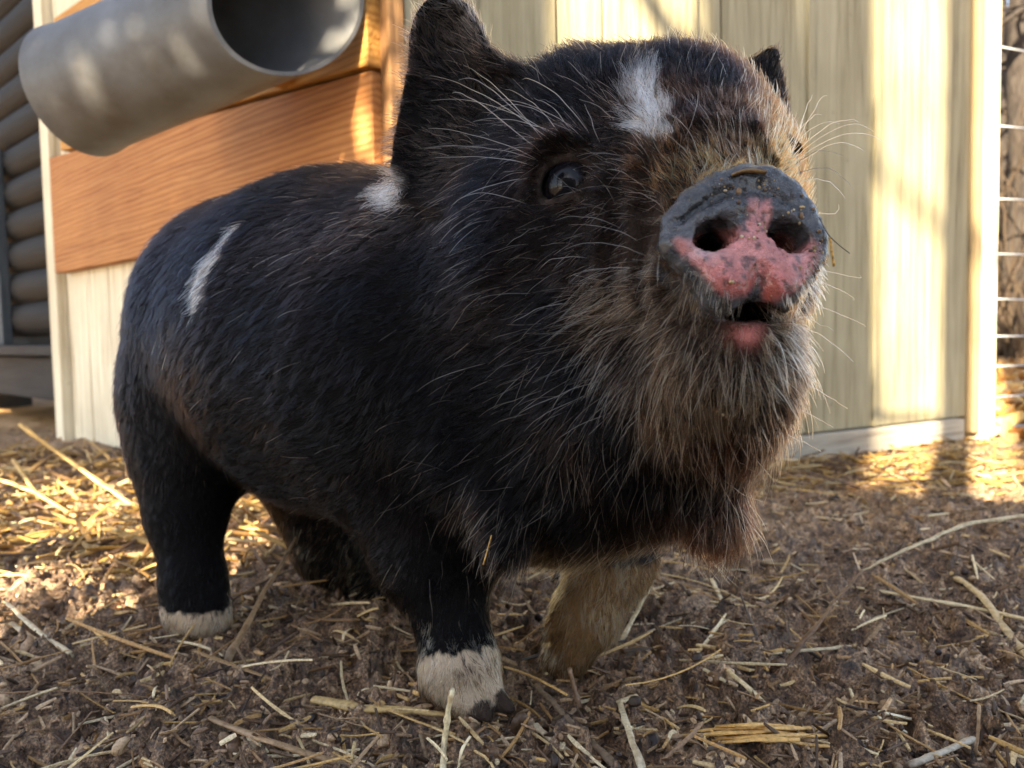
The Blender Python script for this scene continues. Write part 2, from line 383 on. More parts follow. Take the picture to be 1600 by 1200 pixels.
# ================================================================== the pig
# --- implicit surface, joined into one continuous skin
PR = []                                           # list of (op, fn, lo, hi, k)
def _rc(a, b, ra, rb, nrmv=None, sq=1.0):
    a = np.asarray(a, float); b = np.asarray(b, float); ab = b-a; L2 = max(float(ab@ab), 1e-12)
    def f(x, y, z):
        px, py, pz = x-a[0], y-a[1], z-a[2]
        if nrmv is not None:
            dn = (px*nrmv[0]+py*nrmv[1]+pz*nrmv[2])*(1/sq-1)
            px = px+dn*nrmv[0]; py = py+dn*nrmv[1]; pz = pz+dn*nrmv[2]
        t = np.clip((px*ab[0]+py*ab[1]+pz*ab[2])/L2, 0, 1)
        d = np.sqrt((px-t*ab[0])**2+(py-t*ab[1])**2+(pz-t*ab[2])**2)-(ra+(rb-ra)*t)
        return d*(1 if nrmv is None else (sq+1)/2)
    m = max(ra, rb)
    return f, np.minimum(a, b)-m, np.maximum(a, b)+m
def cap(p0, r0, p1=None, r1=None, k=.02, op='U', n=None, sq=1.0, raw=False):
    """p = (px,py,depth), r in photo px at that depth; raw=True: world coordinates and metres"""
    if p1 is None: p1, r1 = p0, r0
    if not raw:
        r0 = r0*p0[2]/FPX; r1 = r1*p1[2]/FPX; p0 = P(*p0); p1 = P(*p1)
    f, lo, hi = _rc(p0, p1, r0, r1, n, sq); PR.append((op, f, lo, hi, k))
def ell(c, ax, k=.01, op='U'):
    """ellipsoid: centre world, ax = three semi-axis vectors"""
    c = np.asarray(c, float); A = np.array(ax, float); L = np.linalg.norm(A, axis=1); E = A/L[:, None]
    def f(x, y, z):
        q = [((x-c[0])*E[i, 0]+(y-c[1])*E[i, 1]+(z-c[2])*E[i, 2]) for i in range(3)]
        k0 = np.sqrt(sum((q[i]/L[i])**2 for i in range(3))); k1 = np.sqrt(sum((q[i]/L[i]**2)**2 for i in range(3)))+1e-9
        return k0*(k0-1)/k1
    PR.append((op, f, c-L.max(), c+L.max(), k))
def comb(g, d, k, op):
    if op == 'U':
        h = np.maximum(k-np.abs(g-d), 0)/k; return np.minimum(g, d)-h*h*k*.25
    d = -d; h = np.maximum(k-np.abs(g-d), 0)/k; return np.maximum(g, d)+h*h*k*.25
def sdf(p):
    p = np.atleast_2d(p); g = np.full(len(p), 1.0)
    for op, f, lo, hi, k in PR: g = comb(g, f(p[:, 0], p[:, 1], p[:, 2]), k, op)
    return g
def hit(px, py, t=.30, tmax=1.2):
    v = ray(px, py)
    while t < tmax:
        d = float(sdf(CAM+v*t)[0])
        if d < 2e-4: return CAM+v*t
        t += max(d*.6, 4e-4)
    return None
def grad(p, e=1e-3):
    E = np.eye(3)*e; p = np.asarray(p, float)
    return nrm([sdf(p+E[i])[0]-sdf(p-E[i])[0] for i in range(3)])

# trunk
cap((412, 505, .92), 196, (545, 535, .85), 248, k=.03)
cap((545, 535, .85), 250, (700, 560, .75), 262, k=.05)
cap((700, 560, .75), 262, (830, 600, .68), 215, k=.05)
cap((308, 610, .93), 95, (305, 690, .91), 84, k=.06)                 # rump and ham
# neck
cap((780, 480, .69), 215, (930, 410, .62), 195, k=.05)
# hind leg, near side
cap((294, 650, .90), 84, (290, 800, .87), 57, k=.05)
cap((290, 800, .87), 53, (302, 905, .85), 46, k=.02)
cap((302, 905, .85), 46, (306, 945, .845), 50, k=.015)
cap((306, 950, .843), 49, (322, 962, .835), 40, k=.01)
# hind leg, far side
cap((500, 740, .99), 100, (520, 850, .97), 62, k=.05)
cap((520, 850, .97), 55, (588, 915, .95), 40, k=.02)
cap((588, 915, .95), 40, (605, 940, .94), 40, k=.01)
# fore leg, near side
cap((670, 700, .72), 130, (680, 860, .69), 88, k=.05)
cap((680, 860, .69), 80, (706, 970, .67), 50, k=.03)
cap((706, 970, .67), 50, (718, 1040, .66), 60, k=.015)
cap((718, 1040, .66), 60, (742, 1085, .652), 44, k=.012)
cap((756, 1080, .644), 26, (798, 1108, .631), 9, k=.005)
cap((730, 1092, .638), 26, (764, 1122, .625), 9, k=.005)
# fore leg, far side, lifted
cap((940, 780, .76), 95, (958, 870, .745), 62, k=.05)
cap((958, 870, .745), 60, (915, 960, .73), 50, k=.02)
cap((915, 960, .73), 50, (884, 1030, .725), 34, k=.012)
cap((884, 1030, .725), 32, (872, 1062, .722), 14, k=.01)
cap((866, 970, .715), 13, (852, 1000, .712), 7, k=.004)
cap((884, 1052, .716), 16, (872, 1078, .712), 8, k=.004)
# chest and throat
cap((830, 690, .66), 150, (950, 700, .60), 120, k=.06)
cap((900, 800, .66), 60, (1000, 790, .66), 50, k=.05)
# skull, forehead, cheeks
cap((930, 262, .61), 176, (1045, 252, .58), 148, k=.04)
cap((1045, 262, .57), 155, (1085, 295, .53), 138, k=.04)
cap((880, 420, .58), 165, (960, 560, .56), 150, k=.05)
cap((1150, 300, .575), 80, (1180, 450, .55), 85, k=.04)
# muzzle
cap((1060, 335, .53), 138, (1142, 362, .465), 86, k=.035)
cap((1000, 470, .52), 125, (1090, 480, .475), 100, k=.035)
# lower jaw and chin
cap((1060, 590, .525), 130, (1145, 560, .465), 100, k=.03)
cap((1050, 640, .54), 120, (1110, 640, .50), 95, k=.04)
cap((950, 720, .60), 120, (1040, 740, .56), 80, k=.04)
# wattles
cap((790, 790, .595), 48, (790, 850, .585), 36, k=.02)
cap((1085, 730, .53), 52, (1120, 815, .52), 46, k=.025)

# ears
en = nrm([-.35, -.85, .15])
EO = P(720, 170, .585); EA = nrm(np.cross([0, 0, 1], en)); EB = np.cross(en, EA)
EP = []
for q in ((700, 4), (678, 8), (662, 28), (652, 60), (650, 105), (640, 160), (628, 220), (622, 270), (634, 304), (690, 322), (760, 300), (820, 220), (846, 165), (838, 128), (798, 106), (764, 84), (750, 50), (732, 18)):
    v = ray(*q); t_ = ((EO-CAM)@en)/(v@en); x_ = CAM+v*t_-EO; EP.append((x_@EA, x_@EB))
EP = np.array(EP)
def earf(x, y, z):
    x, y, z = x-EO[0], y-EO[1], z-EO[2]
    u = x*EA[0]+y*EA[1]+z*EA[2]; v = x*EB[0]+y*EB[1]+z*EB[2]; w_ = x*en[0]+y*en[1]+z*en[2]
    d = np.full(np.broadcast(u, v).shape, 9.0); ins = np.zeros(d.shape, bool)
    for i in range(len(EP)):
        a0, b0 = EP[i], EP[(i+1) % len(EP)]; e = b0-a0; wx, wy = u-a0[0], v-a0[1]
        t = np.clip((wx*e[0]+wy*e[1])/(e@e), 0, 1); d = np.minimum(d, (wx-e[0]*t)**2+(wy-e[1]*t)**2)
        c1 = (v >= a0[1]) != (v >= b0[1])
        xi = a0[0]+(v-a0[1])/(e[1] if abs(e[1]) > 1e-9 else 1e-9)*e[0]; ins ^= c1 & (u < xi)
    d = np.sqrt(d); d = np.where(ins, -d, d)
    bowl = -.020*np.clip(-d/.026, 0, 1)*(2-np.clip(-d/.026, 0, 1))+.004
    return (np.sqrt(np.maximum(d, 0)**2+(w_-bowl)**2)-.0042-.003*sstep(0, .03, -d))*.8
PR.append(('U', earf, EO-.11, EO+.11, .012))
cap((770, 235, .625), 90, (740, 120, .605), 26, k=.02, n=en, sq=.4)
cap((680, 285, .62), 50, (735, 320, .61), 50, k=.03, n=en, sq=.5)
en2 = nrm([.1, -.95, .2])
cap((1164, 178, .622), 84, (1208, 84, .628), 15, k=.012, n=en2, sq=.38)

def spl(pts, m=5):
    pts = np.array(pts, float); out = []
    e = np.vstack([2*pts[0]-pts[1], pts, 2*pts[-1]-pts[-2]])
    for i in range(1, len(e)-2):
        for t in np.arange(m)/m:
            a, b, c, d = e[i-1:i+3]
            out.append(.5*((2*b)+(c-a)*t+(2*a-5*b+4*c-d)*t*t+(3*b-a-3*c+d)*t**3))
    out.append(pts[-1]); return np.array(out)
# snout disc
SC = P(1166, 382, .428); SN = nrm([.10, -.93, .30]); SX = nrm(np.cross(SN, [0.02, 0, 1]))*-1
if SX[0] < 0: SX = -SX
SY = nrm(np.cross(SN, SX));  SY = SY if SY[2] > 0 else -SY
def sp(x, y, z=0): return SC+SX*x+SY*y+SN*z
PP = []
for q in ((1038, 378), (1046, 340), (1076, 303), (1118, 277), (1165, 262), (1207, 266), (1240, 288), (1268, 325), (1289, 365), (1291, 398), (1274, 428), (1250, 455), (1226, 478), (1207, 486), (1190, 470), (1179, 448), (1166, 468), (1136, 479), (1112, 470), (1100, 448), (1083, 425), (1060, 406)):
    v = ray(*q); t_ = ((SC-CAM)@SN)/(v@SN); x_ = CAM+v*t_-SC; PP.append((x_@SX, x_@SY))
PP = np.array(PP)
def poly2(u, v, EPt):
    d = np.full(np.broadcast(u, v).shape, 9.0); ins = np.zeros(d.shape, bool)
    for i in range(len(EPt)):
        a0, b0 = EPt[i], EPt[(i+1) % len(EPt)]; e = b0-a0; wx, wy = u-a0[0], v-a0[1]
        t = np.clip((wx*e[0]+wy*e[1])/(e@e), 0, 1); d = np.minimum(d, (wx-e[0]*t)**2+(wy-e[1]*t)**2)
        xi = a0[0]+(v-a0[1])/(e[1] if abs(e[1]) > 1e-9 else 1e-9)*e[0]; ins ^= ((v >= a0[1]) != (v >= b0[1])) & (u < xi)
    d = np.sqrt(d); return np.where(ins, -d, d)
def padf(x, y, z):
    x, y, z = x-SC[0], y-SC[1], z-SC[2]
    u = x*SX[0]+y*SX[1]+z*SX[2]; v = x*SY[0]+y*SY[1]+z*SY[2]; w_ = x*SN[0]+y*SN[1]+z*SN[2]
    d = poly2(u, v, PP)+.006; top = w_+.0015+.10*np.maximum(-w_-.012, 0)
    a = np.maximum(d+.25*np.minimum(w_+.010, 0)*-1*0, 0); b_ = np.maximum(np.abs(w_+.009)-.003, 0)
    return np.where((d < 0) & (b_ <= 0), np.maximum(d, np.abs(w_+.009)-.003)-.006, np.sqrt(a*a+b_*b_)-.006)
PR.append(('U', padf, SC-.06, SC+.06, .012))
# thick grey rim round the top and sides
CP_ = PP.mean(0); ring = [tuple(CP_+(q-CP_)*.86) for q in PP[[20, 21, 0, 1, 2, 3, 4, 5, 6, 7, 8, 9, 10, 11]]]
for i, ((x0, y0), (x1, y1)) in enumerate(zip(ring[:-1], ring[1:])):
    rr = .0050+.0030*sstep(-.01, .02, (y0+y1)/2)
    cap(sp(x0, y0, -.0035), rr, sp(x1, y1, -.0035), rr, k=.006, raw=True)
# pink lobes below
cap(sp(-.013, -.022, -.001), .0115, sp(-.009, -.004, -.003), .010, k=.010, raw=True)
cap(sp(.013, -.023, -.001), .0115, sp(.009, -.004, -.003), .010, k=.010, raw=True)
cap(sp(0, .010, -.004), .008, sp(0, -.01, -.004), .009, k=.010, raw=True)
cap(sp(-.026, -.008, -.002), .006, sp(-.017, -.015, 0), .006, k=.008, raw=True)
cap(sp(.026, -.008, -.002), .006, sp(.019, -.015, 0), .006, k=.008, raw=True)
# fold over the near nostril, crease above the bridge
for a, b in ((sp(-.034, .000, .001), sp(-.025, .0115, .0025)), (sp(-.025, .0115, .0025), sp(-.010, .0175, .0035)), (sp(-.010, .0175, .0035), sp(.006, .0215, .0025)), (sp(.030, .004, .001), sp(.024, .0135, .0015)), (sp(.024, .0135, .0015), sp(.014, .0200, .001))):
    cap(a, .0048, b, .0048, k=.004, raw=True)
cap(sp(.0095, .034, .0035), .0014, sp(.0085, .012, .0075), .0012, k=.004, op='S', raw=True)
cap(sp(-.036, .010, .0030), .0012, sp(-.008, .0295, .0045), .0012, k=.004, op='S', raw=True)
# philtrum
cap(sp(.003, -.017, .0100), .0028, sp(.005, -.034, .004), .0050, k=.005, op='S', raw=True)
# nostrils
for sx in (-1, 1):
    cx = .0185*sx+.002
    ell(sp(cx+.0008*sx, .003, .000), (SX*.0108-SY*.0034*sx, SY*.0082+SX*.0022*sx, SN*.013), k=.004, op='S')
    cap(sp(cx, .003, -.002), .0074, sp(cx*.75, .009, -.030), .0050, k=.003, op='S', raw=True)
# mouth
MC = P(1165, 495, .435)
mx = nrm(SX+np.array([0, 0, -.02]))
ell(MC+np.array([0, .006, 0]), (mx*.0165, np.array([0, -1, -.15])*.028, np.array([0, 0, 1])*.0085), k=.004, op='S')
cap(P(1130, 494, .437), .0030, P(1050, 506, .462), .0020, k=.006, op='S', raw=True)
cap(P(1200, 494, .437), .0030, P(1256, 478, .458), .0020, k=.006, op='S', raw=True)
# lower lip
cap((1148, 522, .430), 15, (1182, 521, .430), 15, k=.010)
for z_, r_, a0_, a1_ in ((-.030, .0046, 62, 205), (-.0425, .0050, 70, 200), (-.056, .0048, 85, 180)):
    L_ = []
    for a_ in np.radians(np.linspace(a0_, a1_, 13)):
        o_ = sp(.09*math.cos(a_), .09*math.sin(a_), z_); d_ = -(SX*math.cos(a_)+SY*math.sin(a_)); t_ = 0
        while t_ < .09:
            v_ = float(sdf(o_+d_*t_)[0])
            if v_ < 3e-4: break
            t_ += v_*.7
        L_.append(o_+d_*(t_+.0012))
    for a, b in zip(L_[:-1], L_[1:]):
        if np.linalg.norm(a-b) < .03: cap(a, r_, b, r_, k=.0035, raw=True)
# eye
e0 = hit(880, 278); eN = grad(e0)
EYE_C = e0-eN*.0112; EYE_R = .0165
cap(e0+eN*.001, .0165, e0-eN*.010, .0172, k=.008, op='S', raw=True)
def arc(pts, r, lift, k):
    L = []
    for q in pts:
        # keep lids on a sphere round the eyeball
        v = ray(*q); oc = CAM-EYE_C; R = EYE_R+lift
        A = v@v; B = 2*v@oc; Cc = oc@oc-R*R; D = B*B-4*A*Cc
        t = (-B-math.sqrt(D))/(2*A) if D > 0 else -B/(2*A)
        L.append(CAM+v*t)
    for a, b in zip(L[:-1], L[1:]): cap(a, r, b, r, k=k, raw=True)
arc(spl([(832, 303), (841, 270), (861, 250), (888, 244), (911, 251), (929, 271)]), .0032, .0006, .003)
arc(spl([(831, 312), (831, 276), (843, 249), (864, 232), (892, 228), (916, 240), (932, 268)]), .0036, .0046, .003)
arc(spl([(830, 262), (842, 234), (866, 215), (896, 212), (922, 226)]), .0032, .0070, .004)
arc(spl([(834, 306), (853, 320), (880, 317), (906, 303), (928, 280)]), .0030, .0008, .003)
arc(spl([(830, 316), (856, 334), (886, 329), (916, 310), (937, 285)]), .0034, .0014, .004)
# eye on the other side of the face, mirrored through the middle of the head
MN = nrm([.965, .26, 0]); _m = e0-2*((e0-SC)@MN)*MN; _n = eN-2*(eN@MN)*MN; _t = -.06
while _t < .08 and float(sdf(_m-_n*_t)[0]) > 3e-4: _t += max(float(sdf(_m-_n*_t)[0])*.6, 5e-4)
E2 = _m-_n*_t; E2N = grad(E2); EYE2_C = E2-E2N*.0142
cap(E2+E2N*.001, .0150, E2-E2N*.008, .0155, k=.006, op='S', raw=True)
cap(EYE2_C+E2N*.010+np.array([0, 0, .013]), .004, EYE2_C+E2N*.010+np.array([.008, .006, .009]), .004, k=.005, raw=True)

def surf_nets(xs, ys, zs):
    g = np.full((len(xs), len(ys), len(zs)), 1.0, np.float32)
    for op, f, lo, hi, k in PR:
        m = k+.012
        i0, i1 = np.searchsorted(xs, lo[0]-m), np.searchsorted(xs, hi[0]+m)
        j0, j1 = np.searchsorted(ys, lo[1]-m), np.searchsorted(ys, hi[1]+m)
        l0, l1 = np.searchsorted(zs, lo[2]-m), np.searchsorted(zs, hi[2]+m)
        if i1 <= i0 or j1 <= j0 or l1 <= l0: continue
        d = f(xs[i0:i1, None, None], ys[None, j0:j1, None], zs[None, None, l0:l1])
        g[i0:i1, j0:j1, l0:l1] = comb(g[i0:i1, j0:j1, l0:l1], d, k, op)
    ins = g < 0
    c = ins[:-1, :-1, :-1].astype(np.int8)
    acc = np.zeros(c.shape, np.int8)
    for dx in (0, 1):
        for dy in (0, 1):
            for dz in (0, 1):
                acc += ins[dx:dx+c.shape[0], dy:dy+c.shape[1], dz:dz+c.shape[2]]
    act = np.argwhere((acc > 0) & (acc < 8)); idx = np.full(c.shape, -1, np.int64); idx[tuple(act.T)] = np.arange(len(act))
    I, J, K = act.T; sumv = np.zeros((len(act), 3)); cnt = np.zeros(len(act))
    corners = [(a, b, d) for a in (0, 1) for b in (0, 1) for d in (0, 1)]
    for a in corners:
        for ax in range(3):
            if a[ax]: continue
            b = list(a); b[ax] = 1
            ga = g[I+a[0], J+a[1], K+a[2]]; gb = g[I+b[0], J+b[1], K+b[2]]
            cr = (ga < 0) != (gb < 0); t = np.where(cr, ga/(ga-gb+1e-20), 0)
            pa = np.stack([xs[I+a[0]], ys[J+a[1]], zs[K+a[2]]], 1); pb = np.stack([xs[I+b[0]], ys[J+b[1]], zs[K+b[2]]], 1)
            sumv += np.where(cr[:, None], pa+(pb-pa)*t[:, None], 0); cnt += cr
    V = sumv/cnt[:, None]; F = []
    for ax in range(3):
        sl0 = [slice(1, -1)]*3; sl0[ax] = slice(0, -1); sl1 = list(sl0); sl1[ax] = slice(1, None)
        a = ins[tuple(sl0)]; b = ins[tuple(sl1)]; e = np.argwhere(a != b)
        sgn = a[tuple(e.T)]
        off = np.array([1, 1, 1]); off[ax] = 0; e = e+off
        u, v = (ax+1) % 3, (ax+2) % 3
        q = []
        for du, dv in ((-1, -1), (0, -1), (0, 0), (-1, 0)):
            s_ = e.copy(); s_[:, u] += du; s_[:, v] += dv; q.append(idx[tuple(s_.T)])
        q = np.stack(q, 1); q[~sgn] = q[~sgn][:, ::-1]; F.append(q)
    F = np.concatenate(F); F = F[(F >= 0).all(1)]
    return V, F
def axis(segs):
    out = []
    for a, b, h in segs: out.append(np.arange(a, b-1e-9, h))
    return np.concatenate(out)
HC, HF = (.006, .003) if DRAFT == '1' else (.0042, .0014)
xs = axis([(-.52, -.09, HC), (-.09, 0.0, .003), (0.0, .055, .0015), (.055, .09, .0024), (.09, .185, HF), (.185, .22, .003), (.22, .30, HC)])
ys = axis([(.34, .41, HC), (.41, .47, HF), (.47, .525, .0015), (.525, .53, .0022), (.53, .67, .003), (.67, 1.12, HC)])
zs = axis([(-.04, .26, HC), (.26, .40, HF), (.40, .44, .0022), (.44, .57, .003), (.57, .62, HC)])
PV, PF = surf_nets(xs, ys, zs)
print('pig mesh', len(PV), len(PF), 'z', PV[:, 2].min())

# surface normals from the mesh
def vert_normals(V, F):
    a = V[F[:, 2]]-V[F[:, 0]]; b = V[F[:, 3]]-V[F[:, 1]]; n = np.cross(a, b); out = np.zeros_like(V)
    for k in range(4):
        for c in range(3): out[:, c] += np.bincount(F[:, k], n[:, c], len(V))
    return nrms(out)
PN = vert_normals(PV, PF)
#@@SKIN
def proj(p):
    q = p-CAM; d = q@FW; return 800+FPX*(q@RT)/d, 600-FPX*(q@UP)/d, d
def snoutco(p):
    q = p-SC; return q@SX, q@SY, q@SN
def segd(p, a, b):
    ab = b-a; t = np.clip(((p-a)@ab)/(ab@ab), 0, 1); return np.linalg.norm(p-a-t[:, None]*ab, axis=1), t
# skin colour: dark hide, greyish pink mottled nose
def skin_colour(p):
    n1 = fbm(p, 260, 3, 1); n2 = fbm(p, 90, 2, 5)
    c = np.tile([.005, .0045, .005], (len(p), 1)); 
    sx, sy, sz = snoutco(p); r = np.hypot(sx/.042, (sy-.002)/.038)
    face = np.exp(-(sx**2+sy**2+(sz+.03)**2)/.07**2)[:, None]
    c = c*(1-face)+np.array([.045, .028, .020])*face
    disc = (sstep(-.034, -.020, sz)*(r < 1.5))[:, None]
    grey = np.array([.036, .036, .043])*(1+.6*n1[:, None])*(1+.5*n2[:, None])
    pd = poly2(sx, sy, PP); disc = (sstep(-.024, -.014, sz+.010*(sy < 0))*sstep(.007, .002, pd))[:, None]
    c = c*(1-disc)+grey*disc
    # pink centre: below the arch that joins the nostrils
    pk = sstep(.006, -.003, sy-.006+.9*np.abs(sx)**1.0*.25+.0035*n2)*sstep(1.02, .80, r+.06*n2)
    pk = np.maximum(pk, sstep(.0085, .005, np.abs(sx-.004-.15*sy))*sstep(.029, .017, sy+.004*n2))
    pk = (pk*sstep(-.014, -.008, sz)*sstep(.0005, -.003, pd))[:, None]
    wl = (np.exp(-((sx+.024)/.007)**2-((sy+.006)/.005)**2)*.6+np.exp(-((sx-.024)/.004)**2-((sy+.007)/.004)**2)*.4)[:, None]*(sz > -.02)[:, None]
    pink = (np.array([.58, .22, .20])*sstep(-.034, -.006, sy)[:, None]+np.array([.45, .09, .065])*(1-sstep(-.034, -.006, sy))[:, None])*(1+.25*n1[:, None]); blot = sstep(.30, .55, fbm(p, 330, 2, 9))[:, None]
    pink = pink*(1-.65*blot)
    c = c*(1-pk)+pink*pk
    c = c*(1-wl)+np.array([.42, .38, .40])*wl
    # inside the nostrils: dark red
    for s_ in (-1, 1):
        e = np.hypot((sx-.0190*s_-.002)/.0108, (sy-.003)/.009); ins = (sstep(1.0, .75, e)*sstep(-.0045, -.010, sz)*(sz > -.06))[:, None]
        c = c*(1-ins)+np.array([.10, .022, .012])*ins
    q = p-P(1165, 524, .428); lip = np.exp(-(np.linalg.norm(q/np.array([.008, .012, .006]), axis=1))**2)[:, None]
    c = c*(1-lip)+np.array([.55, .20, .18])*lip
    q = p-(MC+np.array([0, .012, 0])); mo = (np.linalg.norm(q/np.array([.016, .016, .006]), axis=1) < 1)[:, None]
    c = np.where(mo, np.array([.01, .005, .005]), c)
    # lids
    le = np.exp(-((np.linalg.norm(p-EYE_C, axis=1)-.0185)/.006)**2)[:, None]
    c = c*(1-le)+np.array([.042, .030, .025])*(1+.6*n1[:, None])*le
    px, py, d = proj(p)
    pale = ((p[:, 2] < np.where(d < .70, .052, .032)+.008*n2)*(d < .9))[:, None]
    c = np.where(pale, np.array([.42, .33, .24])*(1+.3*n2[:, None]), c)
    hoof = (p[:, 2] < .004) | (segd(p, P(780, 1095, .6375), P(798, 1108, .631))[0] < .0090) | (segd(p, P(748, 1108, .631), P(764, 1122, .625))[0] < .0090)
    c = np.where(hoof[:, None], np.array([.045, .032, .025])*(1+.4*n2[:, None]), c)
    lr = (segd(p, P(945, 890, .745), P(868, 1066, .722))[0] < .055) & (p[:, 2] < .10); c = np.where(lr[:, None] & (p[:, 2] > .004)[:, None], np.array([.16, .09, .04]), c); tip = (segd(p, P(876, 1046, .724), P(870, 1070, .721))[0] < .014) & (p[:, 2] < .03); c = np.where(tip[:, None], np.array([.05, .035, .026]), c)
    return np.clip(c, .004, .9)
sx, sy, sz = snoutco(PV)
near = np.exp(-(sx**2+sy**2+(sz+.02)**2)/.06**2)
PV += PN*(fbm(PV, 420, 3, 2)*.00035*near)[:, None]*3
crk = np.abs(fbm(PV, 150, 2, 12)); PV -= PN*(np.maximum(0, .12-crk)*.008*near)[:, None]
bvh = BVHTree.FromPolygons([Vector(v) for v in PV], [tuple(int(i) for i in f) for f in PF])
def S_(px, py, fallback=.6):
    h = bvh.ray_cast(Vector(CAM), Vector(ray(px, py)))
    if h[0] is None: return P(px, py, fallback), nrm(CAM-P(px, py, fallback))
    n = np.array(h[1]); n = n if n@(CAM-np.array(h[0])) > 0 else -n
    return np.array(h[0]), n
def whitemask(p):
    white = np.zeros(len(p)); nz = fbm(p, 60, 3, 31)
    for (a, b, wd) in (((1000, 135), (1020, 175), .0105), ((1000, 178), (1025, 205), .007), ((368, 356), (335, 400), .0045), ((335, 400), (312, 452), .0085), ((312, 448), (304, 484), .005), ((598, 296), (618, 288), .009)):
        A, _n = S_(*a); B_, _n = S_(*b); d, t = segd(p, A, B_); white = np.maximum(white, sstep(wd*1.75, wd*.8, d+nz*wd*.8))
    return np.minimum(1, white*1.15)
PCOL = skin_colour(PV); _w = (whitemask(PV)**2*.5)[:, None]; PCOL = PCOL*(1-_w)+np.array([.55, .50, .46])*_w
WET = np.clip(sstep(-.022, -.012, sz)*(poly2(sx, sy, PP) < .004), 0, 1)
def pmat():
    m, t, b = mat('pig_skin', (.05, .05, .055), .5, .5)
    sp_ = N(t, 'ShaderNodeMapRange', i_3=.05, i_4=.6)
    a = N(t, 'ShaderNodeAttribute', attribute_name='skin'); t.links.new(a.outputs[0], b.inputs['Base Color'])
    wt = N(t, 'ShaderNodeAttribute', attribute_name='wet'); t.links.new(wt.outputs['Fac'], sp_.inputs[0]); t.links.new(sp_.outputs[0], b.inputs['Specular IOR Level'])
    c = coords(t, (1, 1, 1)); n = noise(t, c, 900, 3); n2 = noise(t, c, 2600, 2)
    ad = N(t, 'ShaderNodeMath', operation='ADD'); t.links.new(n, ad.inputs[0]); t.links.new(n2, ad.inputs[1])
    vo = N(t, 'ShaderNodeTexVoronoi', feature='DISTANCE_TO_EDGE'); vo.inputs['Scale'].default_value = 520
    wv = N(t, 'ShaderNodeTexNoise'); wv.inputs['Scale'].default_value = 160; mx_ = N(t, 'ShaderNodeMix', data_type='VECTOR'); mx_.inputs[0].default_value = .012
    t.links.new(c, wv.inputs['Vector']); t.links.new(c, mx_.inputs[4]); t.links.new(wv.outputs['Color'], mx_.inputs[5]); t.links.new(mx_.outputs[1], vo.inputs['Vector'])
    cl_ = N(t, 'ShaderNodeMath', operation='MINIMUM', i_1=.22); t.links.new(vo.outputs['Distance'], cl_.inputs[0])
    sc_ = N(t, 'ShaderNodeMath', operation='MULTIPLY_ADD', i_1=4.5); t.links.new(cl_.outputs[0], sc_.inputs[0]); t.links.new(ad.outputs[0], sc_.inputs[2])
    bump(t, b, sc_.outputs[0], .0006, .9)
    b.inputs['Coat Roughness'].default_value = .18; cw_ = N(t, 'ShaderNodeMath', operation='MULTIPLY', i_1=.5); t.links.new(wt.outputs['Fac'], cw_.inputs[0]); t.links.new(cw_.outputs[0], b.inputs['Coat Weight'])
    mr = N(t, 'ShaderNodeMapRange', i_3=.7, i_4=.27); t.links.new(wt.outputs['Fac'], mr.inputs[0]); t.links.new(mr.outputs[0], b.inputs['Roughness'])
    b.inputs['Subsurface Weight'].default_value = .12; b.inputs['Subsurface Radius'].default_value = (.006, .002, .001); b.inputs['Subsurface Scale'].default_value = .6
    return m
pig = empty('piglet', tuple(G(560, 1010)), 'small black bristly piglet with white feet and pink snout, standing in the mud', 'pig')
body = obj('body', mesh_np('body', PV, PF, cols={'skin': PCOL, 'wet': WET}), pmat(), pig)
def eyeball(c, dirn):
    m, t, b = mat('eye', (.004, .004, .0055), .14, .13)
    b.inputs['Coat Weight'].default_value = .08; b.inputs['Coat Roughness'].default_value = .05
    bm = bmesh.new(); bmesh.ops.create_uvsphere(bm, u_segments=32, v_segments=20, radius=EYE_R)
    me = bpy.data.meshes.new('eye'); bm.to_mesh(me); bm.free()
    for p in me.polygons: p.use_smooth = True
    o = bpy.data.objects.new('eye', me); COL.objects.link(o); o.location = c; me.materials.append(m)
    bpy.context.view_layer.update(); mw = o.matrix_world.copy(); o.parent = pig; o.matrix_parent_inverse = Matrix.Translation(-Vector(pig.location)); return o
eyeball(EYE_C, eN); eyeball(EYE2_C, None)

#@@FUR
BLK = (.0022, .0024, .0042); BRN = (.0072, .0046, .0038); GRY = (.078, .047, .028); TAN = (.50, .18, .05); PALE = (.60, .49, .34)
CREAM = (.85, .54, .22); WHT = (.93, .91, .86); RUS = (.045, .018, .009)
